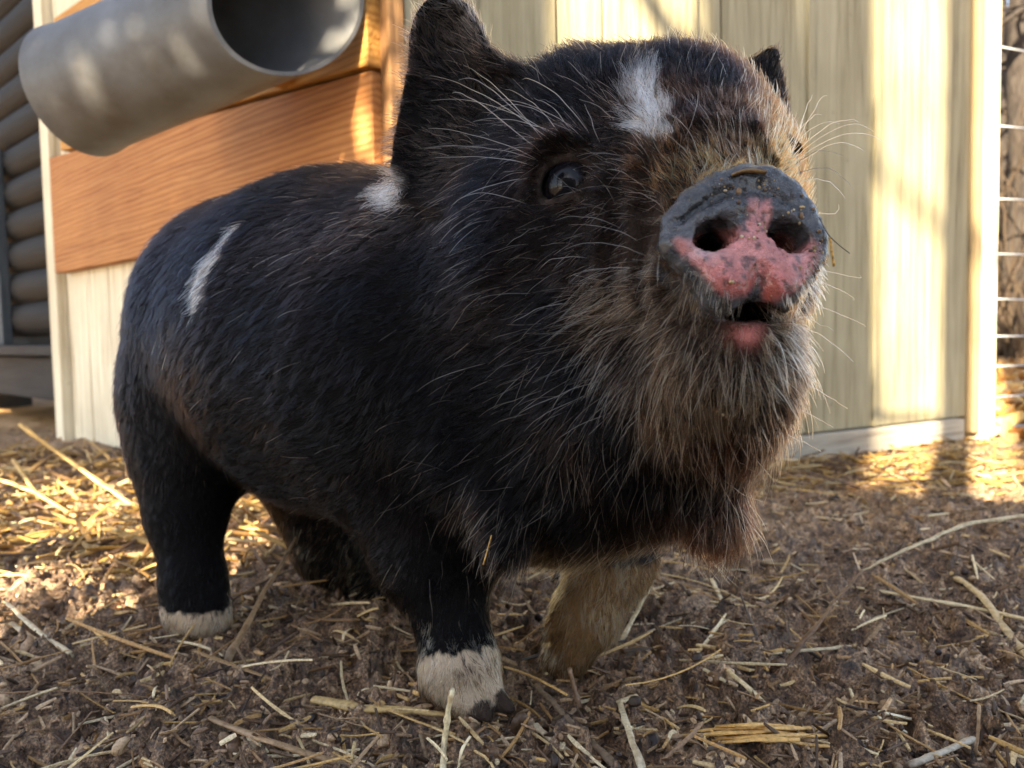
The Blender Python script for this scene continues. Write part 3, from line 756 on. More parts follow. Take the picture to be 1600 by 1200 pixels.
# (px, py, dx, dy, length mm, lift, colour, mix of pale hairs, density per cm2)
CT = [
 (230, 520, -.3, 1, 15, .3, BLK, .0, 24), (300, 400, -.7, .6, 14, .3, BLK, .0, 24), (420, 300, -1, .25, 14, .35, BLK, .0, 24), (560, 300, -1, .2, 14, .4, BLK, .0, 24),
 (400, 520, -1, .5, 15, .3, BLK, .0, 24), (560, 480, -1, .35, 16, .35, BLK, .0, 24), (500, 650, -1, .45, 16, .3, BLK, .0, 24), (420, 740, -.8, .6, 14, .3, BLK, .0, 22),
 (260, 680, -.1, 1, 11, .2, BLK, .0, 22), (280, 850, 0, 1, 9, .15, BLK, .0, 26), (660, 420, -1, .3, 13, .3, BLK, .0, 24), (650, 600, -.8, .6, 14, .3, BLK, .01, 24),
 (620, 760, -.6, .8, 14, .25, BLK, .01, 26), (560, 830, -.7, .7, 13, .3, BLK, .0, 24), (700, 880, -.3, 1, 11, .2, BLK, .0, 30), (720, 980, 0, 1, 9, .2, BLK, .0, 34),
 (720, 700, -.9, .5, 18, .35, BLK, .02, 30), (790, 600, -1, .4, 20, .35, BLK, .02, 30), (800, 740, -.6, .9, 18, .35, BLK, .02, 30), (880, 800, -.3, 1, 20, .4, BLK, .05, 34),
 (960, 800, -.1, 1, 20, .4, BRN, .06, 34), (1010, 850, .2, 1, 11, .3, BLK, .05, 34), (950, 900, -.2, 1, 12, .25, CREAM, .6, 45), (880, 1000, -.2, 1, 10, .2, CREAM, .6, 45),
 (632, 220, -1, .1, 13, .6, (.10, .055, .045), .16, 50), (656, 100, -1, -.2, 12, .6, (.12, .075, .062), .16, 55), (690, 26, -.5, -1, 9, .5, (.13, .10, .09), .2, 60), (728, 34, -.1, -1, 8, .5, (.13, .10, .09), .2, 60), (752, 76, -.1, -1, 8, .5, (.07, .05, .042), .14, 60), (708, 110, -.6, -.8, 12, .3, (.010, .008, .008), .04, 50), (670, 180, -1, .0, 10, .4, (.05, .04, .034), .08, 50), (660, 260, -1, .2, 11, .45, (.045, .034, .028), .08, 50), (690, 160, -.9, -.2, 10, .4, BRN, .03, 50), (640, 290, -1, .5, 14, .5, BRN, .05, 45),  # paler ear edge hairs carry the lit rim in their colour
 (760, 100, -.3, -1, 11, .5, BRN, .04, 50), (780, 180, -1, -.5, 16, .4, BLK, .04, 50), (760, 270, -1, .0, 18, .4, BLK, .05, 45), (750, 360, -1, .2, 18, .4, BLK, .04, 40),
 (850, 110, -.4, -1, 13, .6, BLK, .03, 60), (940, 100, -.3, -1, 13, .6, BLK, .03, 60), (1040, 95, .0, -1, 13, .6, BLK, .03, 60), (1120, 120, .3, -1, 12, .6, BLK, .03, 60),
 (880, 180, -1, -.7, 13, .4, BLK, .04, 60), (960, 220, -.9, -.6, 12, .4, BRN, .06, 60), (1090, 180, -.1, -1, 11, .5, BLK, .04, 60), (1180, 190, .4, -.9, 10, .5, BLK, .05, 60),
 (1140, 230, .0, -1, 9, .6, GRY, .12, 60), (1050, 240, -.5, -.8, 9, .5, BRN, .1, 60), (1200, 110, .1, -1, 8, .5, BRN, .02, 50),
 (960, 290, -1, -.1, 10, .4, BRN, .10, 60), (870, 350, -1, .1, 13, .35, BRN, .05, 50), (930, 380, -1, .2, 14, .4, BRN, .10, 50), (1000, 340, -.9, .0, 9, .4, BRN, .15, 60),
 (1080, 258, -.5, -.8, 8, .6, TAN, .25, 70), (1120, 252, -.2, -1, 8, .6, TAN, .25, 70), (1195, 253, .2, -1, 8, .6, TAN, .25, 70), (1150, 240, 0, -1, 9, .6, (.012, .009, .009), .1, 70), (1080, 225, -.3, -1, 10, .5, (.006, .005, .006), .05, 60), (1190, 225, .2, -1, 10, .5, (.008, .007, .008), .06, 60), (1160, 258, .0, -1, 8, .7, TAN, .25, 70), (1225, 262, .6, -.7, 8, .7, TAN, .3, 60), (1020, 400, -1, .25, 11, .45, GRY, .2, 60),
 (860, 480, -1, .35, 20, .35, BLK, .02, 40), (900, 580, -1, .5, 22, .35, BLK, .03, 40), (960, 470, -1, .4, 21, .5, GRY, .40, 45), (980, 540, -1, .7, 24, .5, BRN, .35, 45),
 (1040, 480, -.7, .7, 14, .5, GRY, .22, 60), (1100, 500, -.3, 1, 9, .5, GRY, .2, 60), (1060, 560, -.5, 1, 17, .4, GRY, .20, 60), (1120, 560, -.2, 1, 12, .5, GRY, .28, 60),
 (1200, 540, .4, .9, 12, .5, GRY, .35, 60), (1250, 480, .6, .6, 10, .7, GRY, .35, 60), (1255, 560, .6, .7, 12, .7, BRN, .3, 60), (1150, 620, .1, 1, 15, .4, (.10, .062, .035), .25, 60),
 (1060, 650, -.2, 1, 19, .4, (.06, .036, .02), .12, 55), (950, 660, -.7, 1, 24, .35, BLK, .03, 40), (1120, 690, .3, 1, 16, .5, RUS, .15, 60), (1200, 650, .6, 1, 13, .7, BRN, .2, 60),
 (980, 740, -.1, 1, 22, .4, BLK, .04, 45), (1080, 760, -.1, 1, 17, .5, BRN, .12, 50), (1120, 830, 0, 1, 18, .5, RUS, .15, 50), (760, 820, -.5, 1, 20, .5, BRN, .1, 45), (790, 860, -.4, 1, 15, .5, BRN, .1, 45),
]
cp, cdv, cl, clf, cc, cpl, cdn = [], [], [], [], [], [], []
for q in CT:
    p, n = S_(q[0], q[1]); cp.append(p); cdv.append(nrm(RT*q[2]-UP*q[3])); cl.append(q[4]/1000); clf.append(q[5]); cc.append(q[6]); cpl.append(q[7]); cdn.append(q[8])
cp, cdv, cl, clf, cc, cpl, cdn = map(np.array, (cp, cdv, cl, clf, cc, cpl, cdn))
def field(p):
    d2 = ((p[:, None, :]-cp[None])**2).sum(-1); wt = 1/(d2**2+1e-8); wt /= wt.sum(1, keepdims=True)
    return wt@cdv, wt@cl, wt@clf, wt@cc, wt@cpl, wt@cdn
FIELD_CHUNK = 20000
def fieldc(p):
    outs = [field(p[i:i+FIELD_CHUNK]) for i in range(0, len(p), FIELD_CHUNK)]
    return [np.concatenate([o[k] for o in outs]) for k in range(6)]
# area and density per face
fc = PV[PF].mean(1); fa = .5*np.linalg.norm(np.cross(PV[PF[:, 2]]-PV[PF[:, 0]], PV[PF[:, 3]]-PV[PF[:, 1]]), axis=1)
fn = nrms(PN[PF].mean(1)); fdens = fieldc(fc)[5]
def bald(p):
    sx, sy, sz = snoutco(p); r = np.hypot(sx/.0425, (sy-.001)/.038)
    pd = poly2(sx, sy, PP); b = (pd < .0035) & (sz > np.where(sy < .004, -.0085, -.020)) & (sz < .03)
    wr = (sz < -.018) & (sz > -.046) & (sy > .004) & (sx < .006) & (r < 1.35); b |= wr & (_tab[(np.abs(p[:, 0]*1e6).astype(np.int64)) & 65535] < .66)
    b |= np.linalg.norm(p-EYE_C, axis=1) < .0203
    b |= np.linalg.norm(p-EYE2_C, axis=1) < .0195
    q = (p-(MC+np.array([0, .008, .0])))/np.array([.018, .020, .0085]); b |= np.linalg.norm(q, axis=1) < 1
    q = (p-P(1165, 524, .428))/np.array([.0072, .012, .0048]); b |= np.linalg.norm(q, axis=1) < 1
    b |= (p[:, 2] < .006) | (segd(p, P(784, 1098, .636), P(798, 1108, .631))[0] < .0080) | (segd(p, P(752, 1111, .630), P(764, 1122, .625))[0] < .0080)
    return b
def sample(nrm_mult, dens=None, r=rng, mask=None):
    wgt = fa*(fdens if dens is None else dens)*1e4*nrm_mult
    vd = nrms(CAM-fc); wgt = wgt*np.where((fn*vd).sum(1) < -.25, .30, 1)
    if mask is not None: wgt = wgt*mask
    cum = np.cumsum(wgt); n = int(cum[-1]); k = np.searchsorted(cum, r.random(n)*cum[-1])
    k = np.minimum(k, len(PF)-1); f = PF[k]; u, v = r.random(n)[:, None], r.random(n)[:, None]
    p = (PV[f[:, 0]]*(1-u)+PV[f[:, 1]]*u)*(1-v)+(PV[f[:, 3]]*(1-u)+PV[f[:, 2]]*u)*v
    nn = nrms((PN[f[:, 0]]*(1-u)+PN[f[:, 1]]*u)*(1-v)+(PN[f[:, 3]]*(1-u)+PN[f[:, 2]]*u)*v)
    b = ~bald(p); return p[b], nn[b]
NK = 6
def strands(p, n, T, L, lift, r, grav=.12, jit=.22, wav=.35, clump=.0, csize=30, bend=.5):
    T = T-(T*n).sum(1, keepdims=True)*n; T = nrms(T+1e-6); B = np.cross(n, T)
    ang = (fbm(p, 45, 2, 21)*wav+r.normal(0, jit, len(p)))[:, None]
    T = T*np.cos(ang)+B*np.sin(ang)
    lf = (lift*(1+.25*r.normal(0, 1, len(p))))[:, None]; lf = np.clip(lf, .06, 1.3)
    d0 = nrms(T*np.cos(lf)+n*np.sin(lf)); d1 = nrms(T+n*np.sin(lf)*(1-bend)+np.array([0, 0, -1.0])*grav+r.normal(0, .10, (len(p), 3)))
    s = np.linspace(0, 1, NK)[None, :, None]; Lc = L[:, None, None]
    Q = p[:, None]-n[:, None]*.0004+Lc*(d0[:, None]*(s-s*s*.5)+d1[:, None]*s*s*.5)
    if clump > 0:
        m = max(10, len(p)//csize); ci = r.choice(len(p), m, replace=False); kd = KDTree(m)
        for j, i in enumerate(ci): kd.insert(Vector(p[i]), j)
        kd.balance(); near = np.array([kd.find(Vector(x))[1] for x in p]); c = ci[near]
        tgt = p[c][:, None]+(Q[c]-p[c][:, None])*(L/np.maximum(L[c], 1e-5))[:, None, None].clip(.5, 1.6)
        cs = (clump*r.uniform(.5, 1.1, len(p)))[:, None, None]*s**1.3
        Q = Q*(1-cs)+tgt*cs
    return Q
def hair_mat(name, rough=.3, radial=.5, coat=.0):
    m = bpy.data.materials.new(name); m.use_nodes = True; t = m.node_tree; t.nodes.clear()
    o = t.nodes.new('ShaderNodeOutputMaterial'); h = t.nodes.new('ShaderNodeBsdfHairPrincipled')
    h.model = 'CHIANG'; h.parametrization = 'COLOR'
    a = N(t, 'ShaderNodeAttribute', attribute_name='hcol'); t.links.new(a.outputs['Color'], h.inputs['Color'])
    h.inputs['Roughness'].default_value = rough; h.inputs['Radial Roughness'].default_value = radial; h.inputs['Coat'].default_value = coat
    h.inputs['IOR'].default_value = 1.20; t.links.new(h.outputs[0], o.inputs[0]); return m
HM = hair_mat('fur', .21, .42)
def curves(name, Q, rad, col, parent, m, tip=.25):
    n, k, _ = Q.shape
    hc = bpy.data.hair_curves.new(name); hc.add_curves([k]*n)
    off = Q.reshape(-1, 3)-np.array(parent.location)
    hc.attributes['position'].data.foreach_set('vector', off.astype(np.float32).ravel())
    ra = hc.attributes.get('radius') or hc.attributes.new('radius', 'FLOAT', 'POINT')
    prof = np.linspace(1, 0, k)**.6*(1-tip)+tip
    ra.data.foreach_set('value', (rad[:, None]*prof[None]).astype(np.float32).ravel())
    c = hc.attributes.new('hcol', 'FLOAT_COLOR', 'CURVE'); rgba = np.ones((n, 4), np.float32); rgba[:, :3] = np.clip(col, .003, .95); c.data.foreach_set('color', rgba.ravel())
    hc.materials.append(m); o = bpy.data.objects.new(name, hc); COL.objects.link(o); o.parent = parent
    return o
FM = float(os.environ.get('FUR', '1'))
p, n = sample(1.0*FM); T, L, LF, C, PL, _ = fieldc(p)
# colour patches, as volumes on the animal
nz = fbm(p, 60, 3, 31)
white = whitemask(p)
foot = sstep(.052, .040, p[:, 2]+nz*.012)
px_, py_, dd = proj(p)
# white socks: near fore foot and near hind foot; the lifted fore leg is cream higher up
LEGF = P(720, 1040, .66); LEGH = P(305, 955, .845); LEGR = P(905, 960, .73)
sockF = sstep(.058, .05, np.linalg.norm((p-LEGF)[:, :2], axis=1))*sstep(.068, .056, p[:, 2]+nz*.030)
sockH = sstep(.06, .05, np.linalg.norm((p-LEGH)[:, :2], axis=1))*sstep(.032, .024, p[:, 2]+nz*.010)
qq = p-LEGR; dR = segd(p, P(945, 890, .745), P(868, 1066, .722))[0]; sockR = sstep(.062, .054, dR)*sstep(.118, .100, p[:, 2]+nz*.014+.35*np.maximum(qq[:, 0]-.012, 0))*sstep(.036, .022, qq[:, 0]-.15*qq[:, 2]+nz*.006)
rl = rng.random(len(p))
isw = rl < white
dark = C*rng.lognormal(0, .75, (len(p), 1))
col = np.where((rng.random(len(p)) < PL*.55)[:, None], np.array(PALE)*rng.uniform(.25, 1.0, (len(p), 1)), dark)
CR = np.array(CREAM)*rng.uniform(.45, 1.25, (len(p), 1))
mud = sstep(.1, .5, fbm(p, 40, 3, 44))[:, None]; nearf = (dd < .69) | (px_ < 400); CR = np.where(nearf[:, None], np.array([.90, .82, .66])*rng.uniform(.7, 1.05, (len(p), 1))*(1-np.array([.30, .45, .65])*sstep(-.1, .45, fbm(p, 70, 3, 45))[:, None])*(1-.4*sstep(.022, .008, p[:, 2]+nz*.006))[:, None], CR*(1-.4*mud)*(1-.6*sstep(-.010, -.028, qq[:, 0]-.35*qq[:, 2]+nz*.008))[:, None]*(1-.7*sstep(.034, .020, p[:, 2]+nz*.01))[:, None])
isc = rng.random(len(p)) < np.minimum(1, 1.25*np.maximum(np.maximum(sockF, sockH), sockR))
col = np.where(isc[:, None], CR, col); col = np.where(isw[:, None], np.array(WHT)*rng.uniform(.75, 1.1, (len(p), 1)), col)
# the lower far fore leg is caked with mud at its back edge
L = L*rng.uniform(.5, 1.05, len(p)); L = np.where(isw, L*1.25, L)
Q = strands(p, n, T, L, LF*rng.uniform(.5, 1.6, len(p)), rng, clump=.75, csize=20, wav=.5)
wth = np.where(isw | isc, .00016, .00014)*rng.uniform(.8, 1.3, len(p))
fur = curves('fur', Q, wth, col, pig, HM)
print('fur', len(p))
# guard hairs: longer, paler and sparser
p, n = sample(.16*FM); T, L, LF, C, PL, _ = fieldc(p)
pale = rng.random(len(p)) < PL*1.6
keep = pale | (rng.random(len(p)) < .5); p, n, T, L, LF, C, PL, pale = (x[keep] for x in (p, n, T, L, LF, C, PL, pale))
blu = rng.random(len(p)) < .35
col = np.where(pale[:, None], np.array(PALE)*rng.uniform(.5, 1.35, (len(p), 1)), np.where(blu[:, None], C*2+np.array([.010, .012, .018]), C*1.3))
L2 = L*rng.uniform(1.0, 1.55, len(p))*np.where(pale, 1.15, 1)
Q = strands(p, n, T, L2, LF*1.25, rng, clump=.35, csize=5, jit=.3, grav=.2)
curves('guard_hair', Q, np.where(pale, .00024, .00017)*rng.uniform(.8, 1.2, len(p)), col, pig, HM)
print('guard', len(p))
#@@GROUND
def gh(x, y):
    p = np.stack([x, y, np.zeros_like(x)], -1); d = np.hypot(x, y)
    q = p+.03*np.stack([fbm(p, 14, 2, 61), fbm(p, 14, 2, 62), 0*x], -1)
    near = np.clip((1.5-y)/.5, .35, 1); z = .012*fbm(p, 5, 2, 51)+(.018*fbm(q, 17, 2, 52)-.002)*near
    r1 = 1-np.abs(fbm(q, 34, 3, 53)); z += .017*(r1**3-.45)
    cl = fbm(q, 75, 3, 54); z += .0175*np.maximum(cl, -.05)*near
    fine = np.clip(1.7-d, 0, 1); z += (.0030*fbm(q, 190, 2, 57)+.0018*fbm(p, 420, 2, 56))*fine
    z += .020*np.exp(-(((x-.21)/.09)**2+((y-.62)/.07)**2))*(.5+.6*np.maximum(fbm(p, 60, 2, 60), 0))+.012*np.exp(-(((x+.2)/.16)**2+((y-.62)/.08)**2))
    for fx, fy, rr, dz in FEET: z = z*(1-np.exp(-(((x-fx)**2+(y-fy)**2)/rr**2)))+dz*np.exp(-(((x-fx)**2+(y-fy)**2)/rr**2))
    return z-.003
FEET = [(*P(748, 1095, .645)[:2], .035, .006), (*P(315, 962, .84)[:2], .04, .008), (*P(872, 1062, .722)[:2], .03, .006), (*P(600, 940, .94)[:2], .04, .008)]
def seg(L):
    out = []
    for a_, b_, h in L: out.append(np.arange(a_, b_-1e-9, h))
    return np.concatenate(out+[[L[-1][1]]])
gx = seg([(-80, -12, 8), (-12, -2.4, .6), (-2.4, -.9, .03), (-.9, 1.2, .0042), (1.2, 2.6, .03), (2.6, 12, .6), (12, 84, 8)])
gy = seg([(-60, -6, 6), (-6, .3, .3), (.3, .5, .02), (.5, 1.15, .0040), (1.15, 1.75, .0075), (1.75, 3.2, .03), (3.2, 12, .4), (12, 204, 8)])
GX, GY = np.meshgrid(gx, gy, indexing='ij'); GZ = gh(GX, GY); nx, ny = GX.shape
V = np.stack([GX, GY, GZ], -1).reshape(-1, 3); I = np.arange(nx*ny).reshape(nx, ny)
F = np.stack([I[:-1, :-1], I[1:, :-1], I[1:, 1:], I[:-1, 1:]], -1).reshape(-1, 4)
m, t, b = mat('mud', (.1, .07, .055), .8, .55)
c = coords(t, (1, 1, 1)); n1 = noise(t, c, 7, 4, .6); n2 = noise(t, c, 60, 5, .7, .4); n3 = noise(t, c, 420, 4, .7)
col = ramp(t, n2, [(.28, (.016, .009, .005)), (.41, (.075, .041, .022)), (.52, (.26, .16, .092)), (.70, (.60, .43, .27))])
col = mixc(t, ramp(t, n1, [(.40, (0, 0, 0)), (.65, (.6, .6, .6))]), col, (.14, .09, .055))
fine = ramp(t, n3, [(.37, (.35, .32, .32)), (.5, (1, 1, 1)), (.62, (2.2, 2.05, 1.8))]); col = mixc(t, 1.0, col, fine, 'MULTIPLY')
geo = N(t, 'ShaderNodeNewGeometry'); sx_ = N(t, 'ShaderNodeSeparateXYZ'); t.links.new(geo.outputs['Position'], sx_.inputs[0])
far = N(t, 'ShaderNodeMapRange', i_1=2.2, i_2=3.2); t.links.new(sx_.outputs['Y'], far.inputs[0])
col = mixc(t, far.outputs[0], col, ramp(t, n2, [(.3, (.18, .09, .03)), (.5, (.40, .22, .08)), (.7, (.52, .36, .17))]))
t.links.new(col, b.inputs['Base Color']); t.links.new(ramp(t, n2, [(.3, (.24,)*3), (.55, (.70,)*3)]), b.inputs['Roughness'])
ad = N(t, 'ShaderNodeMath', operation='ADD'); t.links.new(n3, ad.inputs[0]); t.links.new(n2, ad.inputs[1]); bump(t, b, ad.outputs[0], .004, .9)
obj('ground', mesh_np('ground', V, F), m, None, kind='structure')

# --- litter: things nobody could count
m_lit, t, b = mat('litter', (.3, .2, .1), .55, .45)
a_ = N(t, 'ShaderNodeAttribute', attribute_name='hcol'); nn_ = noise(t, coords(t, (1, 1, 1)), 500, 3)
t.links.new(mixc(t, 1.0, a_.outputs[0], ramp(t, nn_, [(.3, (.55, .5, .45)), (.55, (1, 1, 1)), (.75, (1.25, 1.2, 1.1))]), 'MULTIPLY'), b.inputs['Base Color']); bump(t, b, nn_, .001, .5)
b.inputs['Subsurface Weight'].default_value = 0
def litter(name, pos, L, W, TH, col, tilt, rs, lift=.0, ns=4, curl=.15, yaw=None, split=False):
    """many small bent slivers, one mesh: pos (n,2)"""
    n = len(pos); yw = rs.uniform(0, 2*math.pi, n) if yaw is None else yaw; tl = rs.normal(0, tilt, n)
    d = np.stack([np.cos(yw)*np.cos(tl), np.sin(yw)*np.cos(tl), np.sin(tl)], 1); u = nrms(np.cross(d, np.tile([0, 0, 1.0], (n, 1)))); v = np.cross(u, d)
    roll = rs.uniform(0, math.pi, n)[:, None]; u2 = u*np.cos(roll)+v*np.sin(roll); v2 = np.cross(u2, d)
    s = np.linspace(-.5, .5, ns); z = gh(pos[:, 0], pos[:, 1])+lift+np.abs(np.sin(tl))*L*.42
    c = np.stack([pos[:, 0], pos[:, 1], z], 1); cv = rs.normal(0, curl, n)[:, None]; cu = nrms(rs.normal(0, 1, (n, 3)))
    V = []
    for k, sk in enumerate(s):
        wv = (W*(1-.35*abs(sk*2)**3)*rs.uniform(.8, 1.15, n))[:, None]; cc = c+d*(L*sk)[:, None]+cu*(L[:, None]*cv*(sk*sk*4-1)*.5)
        for a1, b1 in ((1, .0), (.5, 1), (-.5, 1), (-1, 0), (-.5, -1), (.5, -1)): V.append(cc+u2*wv*.5*a1+v2*(TH[:, None])*.5*b1)
    V = np.stack(V, 1); m6 = 6*ns; base = np.arange(n)[:, None]*m6; F = []
    for k in range(ns-1):
        for j in range(6): F.append(np.stack([k*6+j+base[:, 0], k*6+(j+1) % 6+base[:, 0], (k+1)*6+(j+1) % 6+base[:, 0], (k+1)*6+j+base[:, 0]], 1))
    for k0 in (0, (ns-1)*6): F.append(np.stack([k0+0+base[:, 0], k0+1+base[:, 0], k0+2+base[:, 0], k0+3+base[:, 0]], 1)); F.append(np.stack([k0+0+base[:, 0], k0+3+base[:, 0], k0+4+base[:, 0], k0+5+base[:, 0]], 1))
    cc = np.repeat(col, m6, 0)
    return obj(name, mesh_np(name, V.reshape(-1, 3), np.concatenate(F), False, {'hcol': cc}), m_lit, None, kind='stuff')
def inview(n, rs, ymin, ymax, xpad=.1, power=1.0, kx=(-.68, .68)):
    y = ymin+(ymax-ymin)*rs.random(n)**power; x = y*rs.uniform(kx[0], kx[1], n)+rs.normal(0, xpad, n)*.2; return np.stack([x, y], 1)
rs = np.random.default_rng(77)
def pick(pal, n, rs, v=.3):
    pal = np.array(pal); return np.clip(pal[rs.integers(0, len(pal), n)]*rs.uniform(1-v, 1+v, (n, 1)), .01, .9)
MUDP = [(.08, .044, .022), (.14, .08, .043), (.27, .17, .095), (.035, .019, .010), (.46, .32, .19)]
n = 17000; q = inview(n, rs, .42, 2.2, power=1.5)
litter('wood_chips', q, rs.lognormal(-4.9, .7, n).clip(.002, .045), rs.uniform(.0015, .0045, n), rs.uniform(.0008, .002, n), pick(MUDP+[(.26, .17, .09)], n, rs), .35, rs, .001, curl=.06)
n = 3400; q = inview(n, rs, .45, 2.3, power=1.4)
STR = [(.50, .31, .11), (.62, .45, .22), (.36, .21, .08), (.70, .57, .35), (.25, .14, .06)]
litter('straw_scraps', q, rs.lognormal(-3.8, .75, n).clip(.006, .16), rs.uniform(.0010, .0042, n), rs.uniform(.0008, .002, n), pick(STR, n, rs), .16, rs, .003, ns=7, curl=.13)
# straw bedding: heap behind the pig on the left, strip along the shed
n = 2300; q = inview(n, rs, 1.0, 2.25, power=1.0, kx=(-.72, -.18)); kp = rs.random(n) < sstep(.98, 1.16, q[:, 1]+.06*fbm(np.c_[q, q[:, :1]*0], 6, 2, 71)); q = q[kp]; n = len(q)
GLD = [(.30, .18, .045), (.36, .23, .08), (.24, .13, .03), (.40, .30, .15), (.18, .095, .03), (.10, .055, .03)]
litter('straw_bedding', q, rs.lognormal(-3.1, .5, n).clip(.02, .16), rs.uniform(.003, .0085, n), rs.uniform(.002, .0045, n), pick(GLD, n, rs, .2), .26, rs, .008, ns=6, curl=.10)
n = 2600; q = inview(n, rs, 1.35, 2.1, power=1.0, kx=(.10, .75)); kp = rs.random(n) < sstep(1.42, 1.62, q[:, 1]+.08*fbm(np.c_[q, q[:, :1]*0], 6, 2, 72))*(.25+.75*(np.abs(q[:, 1]-1.66) < .13)); q = q[kp]; n = len(q)
litter('straw_along_shed', q, rs.lognormal(-3.2, .5, n).clip(.02, .12), rs.uniform(.003, .006, n), rs.uniform(.002, .004, n), pick(GLD, n, rs, .2), .15, rs, .006, ns=6, curl=.10)
n = 5000; q = np.stack([rs.uniform(.8, 3.6, n), rs.uniform(2.1, 5.5, n)], 1)
litter('fallen_leaves', q, rs.uniform(.04, .09, n), rs.uniform(.03, .05, n), rs.uniform(.001, .002, n), pick([(.55, .26, .06), (.62, .38, .12), (.38, .17, .05), (.5, .33, .16)], n, rs), .35, rs, .01, ns=3, curl=.25)
# clods
n = 2200; q = inview(n, rs, .45, 1.9, power=1.4); rr = rs.lognormal(-6.0, .45, n).clip(.001, .0065)
ico = bmesh.new(); bmesh.ops.create_icosphere(ico, subdivisions=2, radius=1); IV = np.array([v.co[:] for v in ico.verts]); IF = np.array([[v.index for v in f.verts] for f in ico.faces]); ico.free()
VV = q3 = np.concatenate([q, (gh(q[:, 0], q[:, 1])+rr*.25)[:, None]], 1); sc = rs.uniform(.6, 1.25, (n, 1, 3))
VV = IV[None]*rr[:, None, None]*sc; wp = (VV+q3[:, None]*37.0).reshape(-1, 3); dsp = (1+.9*fbm(wp, 150, 3, 81)).reshape(n, -1, 1); VV = (VV*dsp+q3[:, None]).reshape(-1, 3)
FF_ = (IF[None]+np.arange(n)[:, None, None]*len(IV)).reshape(-1, 3)
obj('mud_crumbs', mesh_np('mud_crumbs', VV, FF_, True, {'hcol': np.repeat(pick(MUDP, n, rs), len(IV), 0)}), m_lit, None, kind='stuff')

# ================================================================== single stalks, twigs and bits
def stalk(name, label, cat, pts, rad, col, flat=.6, split=0, nodes=True, seed=0, rough=.5, streak=(.5, .4, .3), parent=None):
    """pts: (px, py, height above the ground in m); rad mm at each end"""
    rs_ = np.random.default_rng(seed+11)
    W = []
    for (x, y, z) in pts:
        g0 = G(x, y, z); hgt = gh(np.array([g0[0]]), np.array([g0[1]]))[0]; W.append(G(x, y, z+max(hgt, -.003)*(1 if z < .02 else 0)+.0015))
    W = spl(W, 5) if len(W) > 2 else np.array([W[0]+(W[1]-W[0])*t for t in np.linspace(0, 1, 9)])
    L = np.linalg.norm(W[-1]-W[0]); W = W+rs_.normal(0, L*.0022, W.shape); n = len(W)
    R = np.linspace(rad[0], rad[1], n)/1000*(1+rs_.uniform(-.10, .10, n))
    if nodes:
        for k in rs_.choice(np.arange(1, n-1), min(2, n-2), replace=False): R[k] *= 1.3
    m, t, b = mat(name+'_stuff', col, rough, .35); c = coords(t, (1, 1, 1)); f = noise(t, c, 260, 4, .7); f2 = noise(t, c, 60, 3, .6)
    cc = ramp(t, f, [(.3, tuple(x*.5 for x in col)), (.5, col), (.75, tuple(min(x*1.35, .85) for x in col))])
    t.links.new(mixc(t, ramp(t, f2, [(.52, (0, 0, 0)), (.70, (.8, .8, .8))]), cc, tuple(x*y for x, y in zip(col, streak))), b.inputs['Base Color']); bump(t, b, f, .0008, .6)
    mb = MB(); mb.tube(W, R, 10, flat=flat, jit=.10, rs=rs_)
    o = obj(name, mb.mesh(name, smooth=True), m, None, label=label, category=cat)
    return o
PS = (.66, .52, .30); GO = (.62, .42, .16); DB = (.085, .055, .038); MBR = (.26, .17, .09); GRA = (.42, .37, .29)
